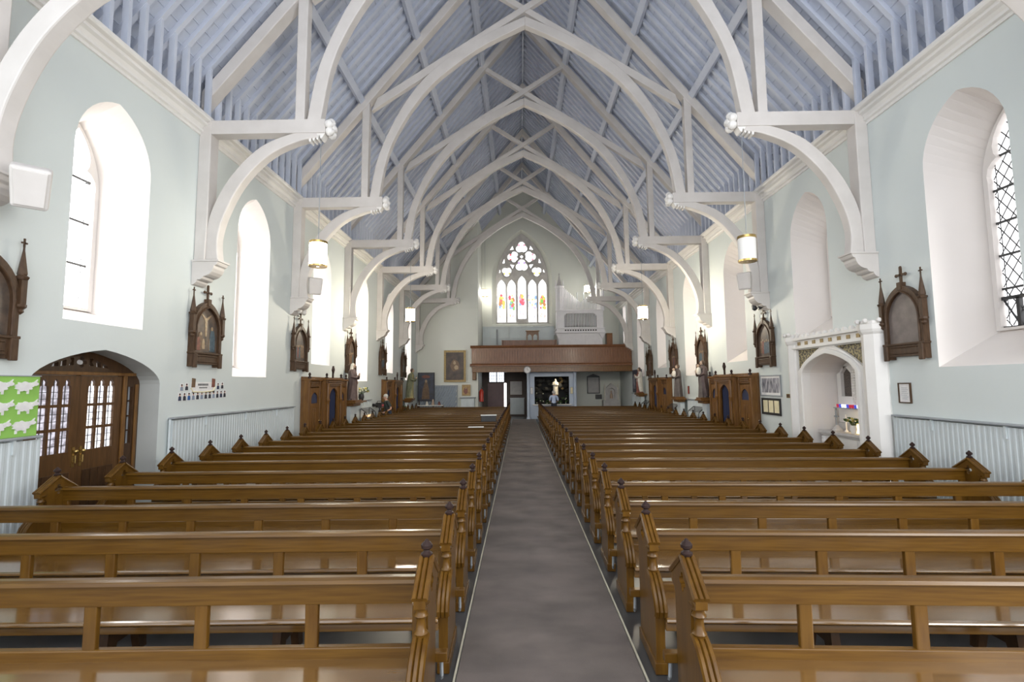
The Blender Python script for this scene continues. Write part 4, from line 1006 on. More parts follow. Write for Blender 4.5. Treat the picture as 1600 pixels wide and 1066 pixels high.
# ------------------------------------------------------------------ votive candle racks: black tube frames
def rack(s, y, w, label, off=.26, h=1.05):
    t = thing('candle_rack', label, 'candle rack', ((XL + off) if s < 0 else (XR - off), y, 0), RL if s < 0 else RR, 'black metal candle racks')
    for x in (-w / 2, w / 2):
        mb = MB(); mb.tube([(x, -.13, 0), (x, -.13, h - .08), (x, -.10, h - .01), (x, -.02, h + .05), (x, .09, h + .14), (x, .12, h + .12), (x, .12, 0)], .014, 6); mb.build('leg', 'black', t, smooth=True)
    for i in range(5):
        f = i / 4; mb = MB(); mb.tube([(-w / 2, -.10 + .19 * f, h - .01 + .15 * f), (w / 2, -.10 + .19 * f, h - .01 + .15 * f)], .012, 6); mb.build('cross_bar', 'black', t)
    mb = MB(); mb.tube([(-w / 2, -.13, h * .62), (w / 2, -.13, h * .62)], .012, 6); mb.tube([(-w / 2, .12, h * .62), (w / 2, .12, h * .62)], .012, 6); mb.build('stretcher', 'black', t)
    mb = MB(); mb.box(-w / 2 + .02, w / 2 - .02, -.11, .11, h * .80, h * .82); mb.build('drip_tray', 'grey', t)
    mb = MB(); mb.box(-w / 2 + .08, -w / 2 + .30, -.135, -.06, h * .62, h * .78); mb.build('coin_box', 'black', t, bevel=.01)
    return t
rack(-1, 19.0, 1.1, 'black candle rack between veiled statue and cameraman')
for i in range(6):
    o = MB().lathe([(.03, 0), (.035, .07), (.02, .075)], 0, 0, 8).build('tea_light', glow('tea_light_glow', (1, .6, .3), .25) if i == 0 else D.materials['tea_light_glow'], smooth=True)
    tag(o, 'small votive candle on the black rack near the cameraman, %s from the front' % ORD[i], 'candle', 'candles on the left rack', (XL + .26, 18.65 + .14 * i, 1.05 * .82))
rack(1, 17.9, 1.1, 'black candle rack under the statue holding a child, right wall')
rack(1, 20.62, .95, 'black candle rack under the friar statue, right wall')
rack(1, 25.0, .9, 'black candle rack below the far red robed statue')
# ------------------------------------------------------------------ people
def skinned(name, m, nodes, edges, parent, sub=2, root_i=0):
    me = D.meshes.new(name); me.from_pydata([n[0] for n in nodes], edges, [])
    me.materials.append(M[m]); o = D.objects.new(name, me); COL.objects.link(o); o.parent = parent
    o.modifiers.new('skin', 'SKIN'); sl = me.skin_vertices[0].data
    for i, n in enumerate(nodes):
        r = n[1]; sl[i].radius = (r, r) if not isinstance(r, tuple) else r
        sl[i].use_root = (i == root_i)
    o.modifiers['skin'].use_smooth_shade = True
    ss = o.modifiers.new('sub', 'SUBSURF'); ss.levels = sub; ss.render_levels = sub
    return o
def hand(mb, wrist, dirv, side, curl=.5, s=1.):
    """palm and five separate bent fingers; side points along the knuckles towards the thumb"""
    d = Vector(dirv).normalized(); k = Vector(side); k = (k - d * k.dot(d)).normalized(); n = d.cross(k).normalized(); w = Vector(wrist)
    q = lambda a, b, c: tuple(w + d * a * s + k * b * s + n * c * s)
    mb.loft([[q(a, b, c) for b, c in ((-wd, -.012), (wd, -.012), (wd, .012), (-wd, .012))] for a, wd in ((0, .026), (.04, .040), (.085, .042))])
    for i, L in enumerate((.066, .078, .072, .055)):
        b = .032 - .021 * i; e = curl
        p0 = (.085, b); pts = [q(.083, b, 0), q(.083 + L * .45, b, -L * .30 * e), q(.083 + L * .72, b, -L * .62 * e), q(.083 + L * .80, b, -L * (.95 * e) - .002)]
        mb.tube(pts, [.0095, .009, .008, .006], 6)
    mb.tube([q(.02, .030, 0), q(.05, .060, -.012), q(.078, .066, -.022), q(.095, .060, -.03)], [.012, .011, .009, .006], 6)
def person(label, loc, rot, H, J, shirt, trouser, hairm='hair', group=None):
    """J: joint positions at 1.75 m scale, facing local -y"""
    root = thing('person', label, 'person', loc, rot); f = H / 1.75
    S = lambda p: tuple(c * f for c in p)
    n = []; e = []
    def add(p, r, par=None):
        n.append((S(p), r * f)); i = len(n) - 1
        if par is not None: e.append((par, i))
        return i
    pel = add(J['pel'], .115); ab = add(J['ab'], .115, pel); ch = add(J['ch'], .125, ab); nk0 = add(J['nk0'], .075, ch); nk = add(J['nk'], .052, nk0); hb = add(J['hb'], .068, nk); hm = add(J['hm'], .085, hb); ht = add(J['ht'], .062, hm)
    for s in 'LR':
        sh = add(J['sh' + s], .058, nk0); el = add(J['el' + s], .040, sh); wr = add(J['wr' + s], .027, el)
        hp = add(J['hp' + s], .085, pel); kn = add(J['kn' + s], .055, hp); an = add(J['an' + s], .038, kn); to = add(J['to' + s], .032, an)
    body = skinned('body', 'skin', n, e, root)
    mb = MB()
    for s in 'LR':
        wv = Vector(J['wr' + s]); dv = wv - Vector(J['el' + s]); hand(mb, S(wv), J.get('hd' + s, dv), J.get('hs' + s, (0, -1, 0)), J.get('curl', .8), f)
    hd = mb.build('hands', 'skin', body, smooth=True)
    hmv = Vector(J['hm']); dirf = Vector(J.get('face', (0, -1, 0))).normalized(); rt = dirf.cross(Vector((0, 0, 1))).normalized()
    fp = lambda a, b, c: tuple((hmv + rt * a + dirf * b + Vector((0, 0, c))) * f)
    mb = MB(); mb.tube([fp(0, .075, .01), fp(0, .108, -.028), fp(0, .085, -.038)], [.008, .014, .008], 6)
    for a in (-1, 1): mb.ell(fp(a * .088, -.01, -.005), (.012 * f, .018 * f, .03 * f), 8, 6)
    mb.ell(fp(0, .07, -.075), (.028 * f, .02 * f, .009 * f), 8, 6); mb.build('face_features', 'skin', body, smooth=True)
    mb = MB()
    for a in (-1, 1): mb.ell(fp(a * .032, .080, .012), (.011 * f, .009 * f, .006 * f), 8, 6)
    mb.build('eyes', 'black', body, smooth=True)
    mb = MB(); mb.ell(fp(0, -.022, .032), (.096 * f, .10 * f, .088 * f), 14, 10); mb.ell(fp(0, -.05, -.02), (.085 * f, .065 * f, .075 * f), 12, 8); mb.build('hair', hairm, root, smooth=True)
    n.clear(); e.clear()
    pel = add(J['pel'], .142); ab = add(J['ab'], .145, pel); ch = add(J['ch'], .155, ab); nk0 = add(J['nk0'], .085, ch)
    for s in 'LR':
        sh = add(J['sh' + s], .078, nk0); el0 = Vector(J['sh' + s]).lerp(Vector(J['el' + s]), J.get('sleeve', .75)); add(tuple(el0), .062, sh)
        if J.get('sleeve', .75) > 1: pass
    skinned('shirt', shirt, list(n), list(e), root)
    n.clear(); e.clear()
    pel = add((J['pel'][0], J['pel'][1], J['pel'][2] - .02), .135)
    for s in 'LR':
        hp = add(J['hp' + s], .10, pel); kn = add(J['kn' + s], .075, hp); an = add(J['an' + s], .062, kn)
    skinned('trousers', trouser, list(n), list(e), root)
    for s in 'LR':
        a = Vector(J['an' + s]); t_ = Vector(J['to' + s]); mb = MB(); c = (a + t_) / 2; dv = (t_ - a); ang = math.atan2(dv.y, dv.x)
        mb.ell(S((c.x, c.y, .048)), (.145 * f, .05 * f, .048 * f), 12, 8, Matrix.Rotation(ang, 3, 'Z')); mb.build('shoe', 'black', root, smooth=True)
    return root
M['tshirt'] = mat('dark_green_cloth', (.035, .045, .04), .8, (.025, .032, .03), 9)
M['jeans'] = mat('blue_denim', (.045, .07, .12), .8, (.03, .05, .09), 14)
M['shirtblue'] = mat('pale_blue_shirt', (.52, .60, .78), .7, (.46, .54, .72), 8)
M['slacks'] = mat('dark_navy_cloth', (.025, .027, .04), .8, (.018, .02, .03), 9)
J1 = dict(pel=(0, .02, .93), ab=(0, .02, 1.08), ch=(0, -.01, 1.27), nk0=(0, -.03, 1.42), nk=(0, -.045, 1.49), hb=(0, -.075, 1.56), hm=(0, -.09, 1.63), ht=(0, -.085, 1.685),
          shL=(.19, -.02, 1.39), elL=(.27, .10, 1.12), wrL=(.22, -.14, .99), shR=(-.19, -.03, 1.39), elR=(-.27, -.12, 1.15), wrR=(-.12, -.34, 1.27),
          hpL=(.095, .02, .90), knL=(.11, -.02, .49), anL=(.12, .03, .08), toL=(.15, -.12, .03), hpR=(-.095, .02, .90), knR=(-.11, .0, .49), anR=(-.12, .05, .08), toR=(-.15, -.10, .03),
          face=(-.05, -1, -.22), hsL=(-1, 0, .2), hsR=(1, 0, .3), curl=.9, sleeve=.8)
person('man with white hair in dark T-shirt and jeans working a video camera', (XL + .47, 20.95, 0), -1.02, 1.68, J1, 'tshirt', 'jeans')
cx, cy = XL + .42 - .36, 21.0 - .26
CXM, CYM = XL + .30, 20.42
t = thing('camera_tripod', 'black tripod standing before the white haired cameraman', 'tripod', (CXM, CYM, 0), .3)
for i in range(3):
    a = 2 * PI * i / 3 + .5; mb = MB(); mb.tube([(0.02 * math.cos(a), .02 * math.sin(a), 1.0), (.24 * math.cos(a), .24 * math.sin(a), .005)], [.018, .012], 6); mb.build('leg', 'black', t)
mb = MB(); mb.lathe([(.05, .96), (.05, 1.02), (.03, 1.05), (.03, 1.12), (.06, 1.13), (.06, 1.15)], 0, 0, 10); mb.build('head', 'black', t)
t = thing('video_camera', 'black shoulder video camera on the tripod aimed along the nave', 'video camera', (CXM, CYM, 1.15), -.55)
q = Matrix.Rotation(.12, 4, 'X')
mb = MB(); mb.box(-.07, .07, -.16, .18, 0.0, .19); mb.build('camera_body', 'black', t, bevel=.015)
mb = MB(); mb.loft([[(r * math.cos(2 * PI * i / 14), y, .10 + r * math.sin(2 * PI * i / 14)) for i in range(14)] for y, r in ((-.16, .045), (-.25, .05), (-.25, .06), (-.34, .065), (-.34, .03))]); mb.build('lens', 'black', t)
mb = MB(); mb.tube([(0, -.14, .19), (0, -.12, .25), (0, .10, .25), (0, .13, .19)], .014, 6); mb.build('handle', 'black', t)
mb = MB(); mb.box(.07, .12, -.12, .04, .13, .19); mb.build('viewfinder', 'black', t, bevel=.008)
mb = MB(); mb.box(.071, .076, .05, .15, .04, .12); mb.build('side_panel', 'pinkfl', t)
J2 = dict(pel=(0, .02, .93), ab=(0, .0, 1.08), ch=(0, -.02, 1.27), nk0=(0, -.03, 1.42), nk=(0, -.04, 1.48), hb=(0, -.06, 1.55), hm=(0, -.07, 1.62), ht=(0, -.065, 1.68),
          shL=(.19, -.02, 1.38), elL=(.25, .03, 1.12), wrL=(.16, -.20, 1.05), shR=(-.19, -.02, 1.38), elR=(-.25, .03, 1.12), wrR=(-.16, -.20, 1.05),
          hpL=(.095, .02, .90), knL=(.10, .0, .49), anL=(.11, .04, .08), toL=(.13, -.12, .03), hpR=(-.095, .02, .90), knR=(-.10, .0, .49), anR=(-.11, .04, .08), toR=(-.13, -.12, .03),
          face=(0, -1, -.15), hsL=(-1, 0, 0), hsR=(1, 0, 0), sleeve=.98, curl=.4)
person('white haired man seen from behind in pale blue shirt standing before the grotto', (1.90, 28.55, 0), PI, 1.68, J2, 'shirtblue', 'slacks')

# ------------------------------------------------------------------ end wall on the left, things on and before it
YE = YEND
M['oldpaint'] = mat('dark_old_painting', (.10, .07, .055), .45, (.045, .033, .03), 3.2)
M['icon'] = mat('gilded_icon', (.50, .34, .12), .4, (.30, .16, .07), 9)
M['iconblue'] = mat('dark_blue_painting', (.06, .07, .11), .45, (.035, .035, .045), 4)
def paint(t, shapes, y=-.02):
    for i, (nm, m, poly) in enumerate(shapes):
        mb = MB(); mb.prism(poly, XZ, y - .005 - .002 * i, y); mb.build(nm, m, t)
blob = lambda cx, cz, rx, rz, n=10, ph=0: [(cx + rx * math.cos(2 * PI * i / n + ph) * (1 + .12 * math.sin(3 * i)), cz + rz * math.sin(2 * PI * i / n + ph) * (1 + .1 * math.cos(2 * i))) for i in range(n)]
t = framed(0, YE - .01, 2.20, 1.28, 1.85, 'large dark oil painting in gold frame high on the end wall', fm='gold', cm='oldpaint', bw=.12, name='oil_painting', X=-3.80, rot=0, d=.08)
paint(t, [('painted_figure', 'paint_brown', blob(0, .95, .26, .36)), ('painted_flesh', 'paint_flesh', blob(-.02, 1.12, .08, .11)), ('painted_child', 'paint_flesh', blob(.08, .85, .12, .14))], -.041)
t = framed(0, YE - .16, 1.10, .98, 1.66, 'dark painting of a pale robed figure leaning against the blue boarding', fm='black', cm='iconblue', bw=.05, name='leaning_painting', X=-5.45, rot=0, d=.05)
paint(t, [('painted_robe', 'paint_brown', [(-.26, .12), (.20, .12), (.16, .7), (.06, 1.1), (-.08, 1.1), (-.2, .7)]), ('painted_face', 'paint_flesh', blob(-.01, 1.16, .07, .09)), ('painted_glow', 'paint_red', blob(-.02, 1.42, .24, .10))], -.026)
for x in (-.40, .40): MB().box(x - .025, x + .025, -.03, 0, -1.10, .02).build('easel_leg', 'frame', t)
t = thing('folding_screen', 'slate blue panel of diagonal boards in front of the end wall', 'panel', (-4.82, YE - .06, 0), 0)
mb = MB(); mb.plate([(-1.18, .02), (1.18, .02), (1.18, 2.02), (-1.18, 2.02)], [[(-1.12, .08), (1.12, .08), (1.12, 1.95), (-1.12, 1.95)]], XZ, -.05, .05); mb.build('frame', 'grey', t)
mb = MB()
for i in range(26):
    c = -1.9 + i * .15; poly = []
    for cx2, cz in ((c, 0), (c + .13, 0), (c + .13 + 1.0, 1.87), (c + 1.0, 1.87)): poly.append((cx2 - .55 - .0, cz + .08))
    # clip each slanting board to the frame
    P = [(max(-1.12, min(1.12, x)), z) for x, z in poly]
    a0, a1 = poly[0][0], poly[3][0]
    def at(x0, z): return x0 + (z - .08) / 1.87 * 1.0
    seg = []
    zs_ = [.08 + 1.87 * j / 12 for j in range(13)]
    L_ = [(max(-1.12, min(1.12, at(poly[0][0], z))), z) for z in zs_]; R_ = [(max(-1.12, min(1.12, at(poly[1][0], z))), z) for z in zs_]
    if max(r[0] - l[0] for l, r in zip(L_, R_)) > .02:
        keep = [(l, r) for l, r in zip(L_, R_) if r[0] - l[0] > .004]
        if len(keep) > 1: mb.strip([k[0] for k in keep], [k[1] for k in keep], XZ, -.03, 0)
mb.build('diagonal_boards', 'greyblue', t)
t = framed(0, YE - .01, 1.40, .50, .64, 'small gilded icon on the end wall above the white cupboard', fm='gold', cm='icon', bw=.03, name='icon', X=-3.14, rot=0, d=.05)
paint(t, [('painted_figure', 'paint_red', blob(-.03, .28, .12, .2)), ('painted_face', 'paint_flesh', blob(-.02, .44, .05, .06))], -.026)
t = thing('cupboard', 'white low cupboard with shelf top below the small icon', 'cupboard', (-3.03, YE, 0), 0)
MB().box(-.38, .38, -.34, -.02, .02, 1.26).build('carcass', 'radiator', t, bevel=.01)
MB().box(-.46, .46, -.40, -.01, 1.26, 1.32).build('top', 'grey', t, bevel=.008)
for sx in (-1, 1): MB().box(sx * .185 - .16, sx * .185 + .16, -.355, -.34, .1, 1.18).build('door', 'radiator', t, bevel=.006)
t = thing('display_table', 'narrow table with small ornaments before the leaning dark painting', 'table', (-5.1, YE - .75, 0), 0)
MB().box(-.75, .75, -.2, .2, .86, .90).build('table_top', 'white', t, bevel=.008)
for x in (-.7, .7):
    for y in (-.16, .16): MB().box(x - .025, x + .025, y - .025, y + .025, 0, .86).build('leg', 'frame', t)
for i, (x, h, m, lb) in enumerate(((-.2, .22, 'statwhite', 'cream ornament, leftmost on the narrow far table'), (.15, .34, 'statface', 'pinkish figurine, tallest on the narrow far table'), (.5, .2, 'statred', 'dull red ornament, rightmost on the narrow far table'))):
    o = MB().lathe([(.09, 0), (.08, .05), (.05, h * .6), (.06, h * .75), (.04, h * .9), (.01, h)], 0, 0, 10).build('ornament', m, smooth=True); tag(o, lb, 'ornament', 'ornaments on the far table', (-5.1 + x, YE - .75, .90))
t = thing('fire_extinguisher', 'red fire extinguisher on the wall under the left end of gallery', 'fire extinguisher', (XBLOCK + .16, 29.75, 1.02), 0)
MB().lathe([(.03, 0), (.13, .02), (.13, .62), (.09, .70), (.035, .74), (.035, .78)], 0, 0, 14).build('cylinder', 'red', t, smooth=True)
mb = MB(); mb.box(-.03, .10, -.02, .02, .78, .84); mb.tube([(.05, 0, .8), (.15, -.02, .7), (.15, -.02, .3)], .014, 6); mb.build('valve_and_hose', 'black', t)
mb = MB(); mb.box(-.16, -.125, -.05, .05, .1, .6); mb.build('bracket', 'black', t)

# ------------------------------------------------------------------ gallery
GY0, GX0, GX1 = 28.95, -2.80, XR - .01
g = thing('organ_gallery', 'brown oak organ gallery spanning the end of the nave on pale blue columns', 'gallery', (0, 0, 0))
mb = MB(); mb.box(GX0, GX1, GY0 + .05, GY0 + .12, 3.12, 4.2)
n = 62
for i in range(n):
    x = GX0 + .08 + (GX1 - GX0 - .16) * i / (n - 1); mb.box(x - .045, x + .045, GY0 + .025, GY0 + .06, 3.24, 4.06)
mb.build('parapet_panelling', 'oakfar', g, bevel=.012)
mb = MB(); prof2 = [(GY0 + .16, 4.14), (GY0 + .0, 4.14), (GY0 - .03, 4.18), (GY0 - .07, 4.22), (GY0 - .09, 4.29), (GY0 + .18, 4.31)]
mb.loft([[(x, a, b) for a, b in prof2] for x in (GX0 - .06, GX1)]); mb.build('top_rail', 'oakfar', g)
mb = MB(); mb.loft([[(x, a, b) for a, b in [(GY0 + .12, 3.24), (GY0 + .0, 3.24), (GY0 - .06, 3.19), (GY0 - .10, 3.14), (GY0 - .10, 3.09), (GY0 + .12, 3.05)]] for x in (GX0 - .08, GX1)]); mb.build('lower_moulding', 'oakfar', g)
mb = MB(); mb.box(GX0 + .02, GX1, GY0 + .03, GY0 + .25, 2.74, 3.08); mb.box(GX0 + .0, GX1, GY0 + .0, GY0 + .06, 2.98, 3.08); mb.build('fascia_beam', 'confess', g, bevel=.01)
mb = MB(); mb.box(GX0 + .02, GX0 + .10, GY0 + .1, YEND - .002, 2.75, 4.2); mb.build('parapet_return', 'oakfar', g)
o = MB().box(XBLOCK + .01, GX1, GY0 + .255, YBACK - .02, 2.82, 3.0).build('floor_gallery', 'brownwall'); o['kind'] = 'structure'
mb = MB(); mb.box(GX0 + .04, GX0 + .26, GY0 + .06, YEND - .01, 2.3, 2.74); mb.build('end_bracket', 'confess', g, bevel=.03)
for x in (.48, 3.22):
    c = MB().lathe([(.13, 0), (.13, .08), (.085, .14), (.08, 2.6), (.11, 2.66), (.12, 2.815)], 0, 0, 14).build('support_column', 'ltblue', None, smooth=True)
    tag(c, 'slender pale blue column under the gallery, beside the grotto on its %s' % ('clock side' if x < 1 else 'memorial tablet side'), 'column', 'gallery columns', (x, 29.5, 0))
t = thing('wall_clock', 'round white wall clock on the gallery beam above the grotto column', 'clock', (.42, GY0 - .0, 2.86), 0)
mb = MB(); mb.loft([[(r * math.cos(2 * PI * i / 24), y, r * math.sin(2 * PI * i / 24)) for i in range(24)] for y, r in ((.02, .20), (-.06, .21), (-.07, .19), (-.055, .17))]); mb.build('case', 'grey', t)
mb = MB(); mb.loft([[(.18 * math.cos(2 * PI * i / 24), y, .18 * math.sin(2 * PI * i / 24)) for i in range(24)] for y in (-.05, -.06)]); mb.build('dial', 'paper', t)
mb = MB(); mb.box(-.008, .008, -.068, -.061, 0, .13); mb.box(0, .09, -.068, -.061, -.008, .008)
for i in range(12): mb.box(.15 * math.cos(PI * i / 6) - .006, .15 * math.cos(PI * i / 6) + .006, -.066, -.061, .15 * math.sin(PI * i / 6) - .012, .15 * math.sin(PI * i / 6) + .012)
mb.build('hands_and_marks', 'black', t)
# back of the gallery
t = thing('gallery_panelling', 'pale blue panelled screen on the gallery below the great window', 'panelling', (0, 0, 0))
MB().box(XBLOCK + .05, 2.25, YBACK - .12, YBACK - .06, 3.0, 5.78).build('panel_board', 'dado', t)
mb = MB()
for x in (XBLOCK + .07, -1.9, -.72, -.68, .42, .95, 1.9, 2.22): mb.box(x - .03, x + .03, YBACK - .16, YBACK - .10, 3.0, 5.8)
for z in (5.74, 5.02): mb.box(XBLOCK + .05, 2.25, YBACK - .16, YBACK - .10, z, z + .06)
mb.build('frame_rails', 'radiator', t)
mb = MB(); mb.box(-1.52, -1.42, YBACK - .24, YBACK - .16, 4.6, 5.6); mb.build('pilaster_strip', 'grey', t)
t = thing('choir_bench', 'brown wooden bench back on the gallery before the panelled screen', 'bench', (.6, 30.7, 3.0), 0)
MB().box(-1.7, 1.65, -.03, .03, .3, 1.74).build('bench_back', 'oakfar', t, bevel=.01)
MB().box(-1.7, 1.65, -.45, -.03, .40, .45).build('seat', 'oakfar', t, bevel=.01)
for x in (-1.66, 1.61): MB().box(x - .03, x + .03, -.45, .03, 0, 1.72).build('bench_end', 'oakfar', t, bevel=.01)
t = thing('reading_desk', 'small arched wooden desk on the gallery below the great window', 'desk', (.77, 29.95, 3.0), 0)
mb = MB(); mb.plate([(-.37, 0), (.37, 0), (.37, 2.20), (-.37, 2.20)], [[(u - .17, z) for u, z in arch(.13, 1.5, 1.85, 2.02, 6)], [(u + .17, z) for u, z in arch(.13, 1.5, 1.85, 2.02, 6)]], XZ, -.04, .04); mb.build('arched_front', 'confess', t)
mb = MB(); mb.prism([(-.15, 2.18), (.25, 2.22), (.25, 2.30), (-.15, 2.24)], YZ, -.42, .42); mb.build('desk_top', 'confess', t, bevel=.01)
for x in (-.33, .33): MB().box(x - .04, x + .04, .04, .24, 0, 2.2).build('leg', 'confess', t)

# ------------------------------------------------------------------ organ
OX0, OX1, OY = 2.28, 5.22, 30.75; OC = (OX0 + OX1) / 2
og = thing('pipe_organ', 'white pipe organ with silver pipes and spired tower on the gallery', 'organ', (OC, OY, 3.0), 0)
W2 = (OX1 - OX0) / 2; zb_ = -3.0
Zg = lambda z: z - 3.0
mb = MB(); mb.box(-W2 + .12, W2 - .12, .05, 1.4, 0, Zg(5.15)); 
for x in (-.75, 0.75): mb.box(x - .45, x + .45, .02, .06, .6, Zg(5.0))
mb.build('base_case', 'organ', og, bevel=.015)
mb = MB(); mb.box(-W2 - .06, W2 + .06, -.16, 1.4, Zg(5.15), Zg(5.24)); mb.box(-W2, W2, -.08, 1.4, Zg(5.24), Zg(5.42)); mb.box(-W2 - .05, W2 + .05, -.13, 1.4, Zg(5.42), Zg(5.47))
for sx in (-1, 1): mb.prism([(sx * (W2 - .12), Zg(4.75)), (sx * (W2 + .04), Zg(5.15)), (sx * (W2 - .35), Zg(5.15))], XZ, -.05, .4)
mb.build('impost', 'organ', og, bevel=.012)
mb = MB()
for i in range(13): x = -.92 + i * .155; mb.box(x - .045, x + .045, -.09, -.07, Zg(5.28), Zg(5.36))
mb.build('impost_piercings', 'dark', og)
mb = MB(); win = [(-1.0, Zg(5.52)), (1.0, Zg(5.52)), (1.0, Zg(6.22)), (.84, Zg(6.38)), (-.84, Zg(6.38)), (-1.0, Zg(6.22))]
mb.plate([(-W2 + .05, Zg(5.47)), (W2 - .05, Zg(5.47)), (W2 - .05, Zg(6.6)), (-W2 + .05, Zg(6.6))], [win], XZ, 0, .12); mb.box(-W2 + .05, W2 - .05, .5, 1.35, Zg(5.47), Zg(6.6))
mb.box(-W2 + .02, W2 - .02, -.04, .14, Zg(6.52), Zg(6.62)); mb.build('middle_case', 'organ', og, bevel=.012)
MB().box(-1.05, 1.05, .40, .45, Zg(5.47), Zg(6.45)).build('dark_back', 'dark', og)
for i in range(21):
    x = -.95 + .095 * i; f = abs(i - 10) / 10
    mb = MB(); mb.lathe([(.012, Zg(5.47)), (.032, Zg(5.62 + .10 * (1 - f))), (.034, Zg(5.63 + .10 * (1 - f))), (.034, Zg(6.42)), (.02, Zg(6.42))], x, .22, 8); mb.build('organ_pipe', 'pipe', og, smooth=True)
for i in range(22):
    x = -.97 + .0924 * i; u = i / 21; top = 7.98 - 1.75 * u if u < .52 else 7.07 + 1.55 * (u - .52)
    mb = MB(); mb.lathe([(.015, Zg(6.60)), (.040, Zg(6.72)), (.042, Zg(top)), (.03, Zg(top))], x, .10, 8); mb.build('organ_pipe', 'pipe', og, smooth=True)
for sx in (-1, 1):
    cx = sx * (W2 - .22); mb = MB(); mb.lathe([(.27, Zg(6.58)), (.24, Zg(6.66)), (.23, Zg(7.95)), (.29, Zg(8.02)), (.29, Zg(8.10)), (.12, Zg(8.12))], cx, .12, 8); 
    for k in range(6): mb.box(cx + .25 * math.cos(2 * PI * k / 8 + PI / 8 + PI) - .015, cx + .25 * math.cos(2 * PI * k / 8 + PI / 8 + PI) + .015, .12 + .25 * math.sin(2 * PI * k / 8 + PI) - .015, .12 + .25 * math.sin(2 * PI * k / 8 + PI) + .015, Zg(6.6), Zg(8.0))
    tw = mb.build('tower', 'organ', og)
    mb = MB(); mb.lathe([(.19, Zg(8.10)), (.10, Zg(8.42)), (.03, Zg(8.80)), (.05, Zg(8.84)), (.01, Zg(8.95))] if sx < 0 else [(.19, Zg(8.10)), (.08, Zg(8.3)), (.02, Zg(8.45))], cx, .12, 8); mb.build('spire', 'stone', tw)
    for k in (-1, 1):
        mb = MB(); mb.lathe([(.04, Zg(8.08)), (.04, Zg(8.3)), (.005, Zg(8.5))], cx + k * .22, .0, 6); mb.build('pinnacle', 'organ', tw)
mb = MB()
for x in (-.12, .28): mb.tube([(x, .4, Zg(6.6)), (x, .4, Zg(7.75))], .035, 8)
mb.build('rear_pipes', 'grey', og)
t = thing('tall_cabinet', 'brown cabinet standing right of the organ on the gallery', 'cabinet', (5.55, 30.9, 3.0), 0)
MB().box(-.18, .18, -.02, .5, 0, 2.15).build('carcass', 'confess', t, bevel=.01)
MB().box(-.15, .15, -.04, -.02, .1, 2.05).build('door', 'oakfar', t, bevel=.01)

# ------------------------------------------------------------------ under the gallery
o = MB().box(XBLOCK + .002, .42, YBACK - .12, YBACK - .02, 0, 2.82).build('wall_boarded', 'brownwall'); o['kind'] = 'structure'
d = thing('door_2', None, None, (-1.56, YBACK - .14, 0), 0, kind='structure')
mb = MB(); mb.plate([(-.60, 0), (.75, 0), (.75, 2.86), (-.60, 2.86)], [[(-.52, .02), (.68, .02), (.68, 2.14), (-.52, 2.14)], [(-.42, 2.2), (.02, 2.2), (.02, 2.82), (-.42, 2.82)], [(.08, 2.2), (.52, 2.2), (.52, 2.82), (.08, 2.82)]], XZ, -.06, .0); mb.build('door_frame', 'brownwall', d)
MB().box(-.44, .54, .0, .01, 2.18, 2.82).build('fanlight_glass', glow('fanlight_glass', (.82, .88, 1), .28), d)
mb = MB()
for x in (-.27, -.13, .23, .37): mb.box(x - .008, x + .008, -.012, .0, 2.2, 2.82)
for z in (2.4, 2.6): mb.box(-.42, .52, -.012, 0, z - .008, z + .008)
mb.build('fanlight_bars', 'lead', d)
mb = MB(); mb.box(-.52, .52, -.05, -.01, .02, 2.12)
for i in range(8): x = -.46 + .131 * i; mb.box(x - .055, x + .055, -.06, -.05, .05, 2.1)
mb.build('door_leaf', 'maroon', d, bevel=.006)
MB().box(.53, .68, .0, .01, .02, 2.12).build('daylight_gap', glow('daylight_gap', (1, 1, .97), .8), d)
mb = MB(); mb.ell((.42, -.09, 1.02), (.03, .03, .03)); mb.build('knob', 'brass', d)
t = framed(0, YBACK - .125, 1.32, .86, .96, 'faded brown framed picture above the white radiator beneath the gallery', fm='frame', cm=None or 'stone', bw=.05, name='faded_picture', X=-.26, rot=0)
t = thing('radiator', 'short white radiator beneath the faded picture under the gallery', 'radiator', (-.19, YBACK - .13, 0), 0)
mb = MB()
for i in range(12): mb.box(-.45 + .075 * i, -.45 + .075 * i + .06, -.10, -.01, .12, 1.14)
mb.build('ribbed_panel', 'radiator', t)
mb = MB(); mb.box(-.47, .47, -.12, 0, 1.14, 1.17); mb.build('top', 'radiator', t)
# grotto shrine between the columns
t = thing('grotto_shrine', 'pale blue framed grotto shrine with dark rocks under the gallery', 'shrine', (1.85, 29.72, 0), 0)
MB().plate([(-1.34, 0), (1.34, 0), (1.34, 2.74), (-1.34, 2.74)], [[(-1.0, .86), (1.04, .86), (1.04, 2.48), (-1.0, 2.48)]], XZ, 0, .1).build('frame', 'ltblue', t)
mb = MB(); mb.box(-1.34, -1.24, .1, 1.8, 0, 2.74); mb.box(1.24, 1.34, .1, 1.8, 0, 2.74); mb.build('sides', 'ltblue', t)
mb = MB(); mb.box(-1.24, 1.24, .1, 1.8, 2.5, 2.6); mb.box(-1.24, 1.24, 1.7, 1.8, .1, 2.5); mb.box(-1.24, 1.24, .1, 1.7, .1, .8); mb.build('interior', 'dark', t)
mb = MB(); mb.box(-1.1, 1.14, -.25, .05, .80, .86); mb.build('ledge', 'white', t, bevel=.01)
rn = random.Random(11); mb = MB()
for i in range(60):
    x = rn.uniform(-1.15, 1.15); z = rn.uniform(.85, 2.4); y = 1.5 - .5 * rn.random() - (.5 if z < 1.3 else 0)
    mb.ell((x, y, z), (rn.uniform(.1, .26), rn.uniform(.1, .2), rn.uniform(.08, .2)), 7, 5)
mb.build('rocks', mat('dark_rock', (.035, .034, .03), .8, (.015, .015, .014), 6), t)
fm = MB()
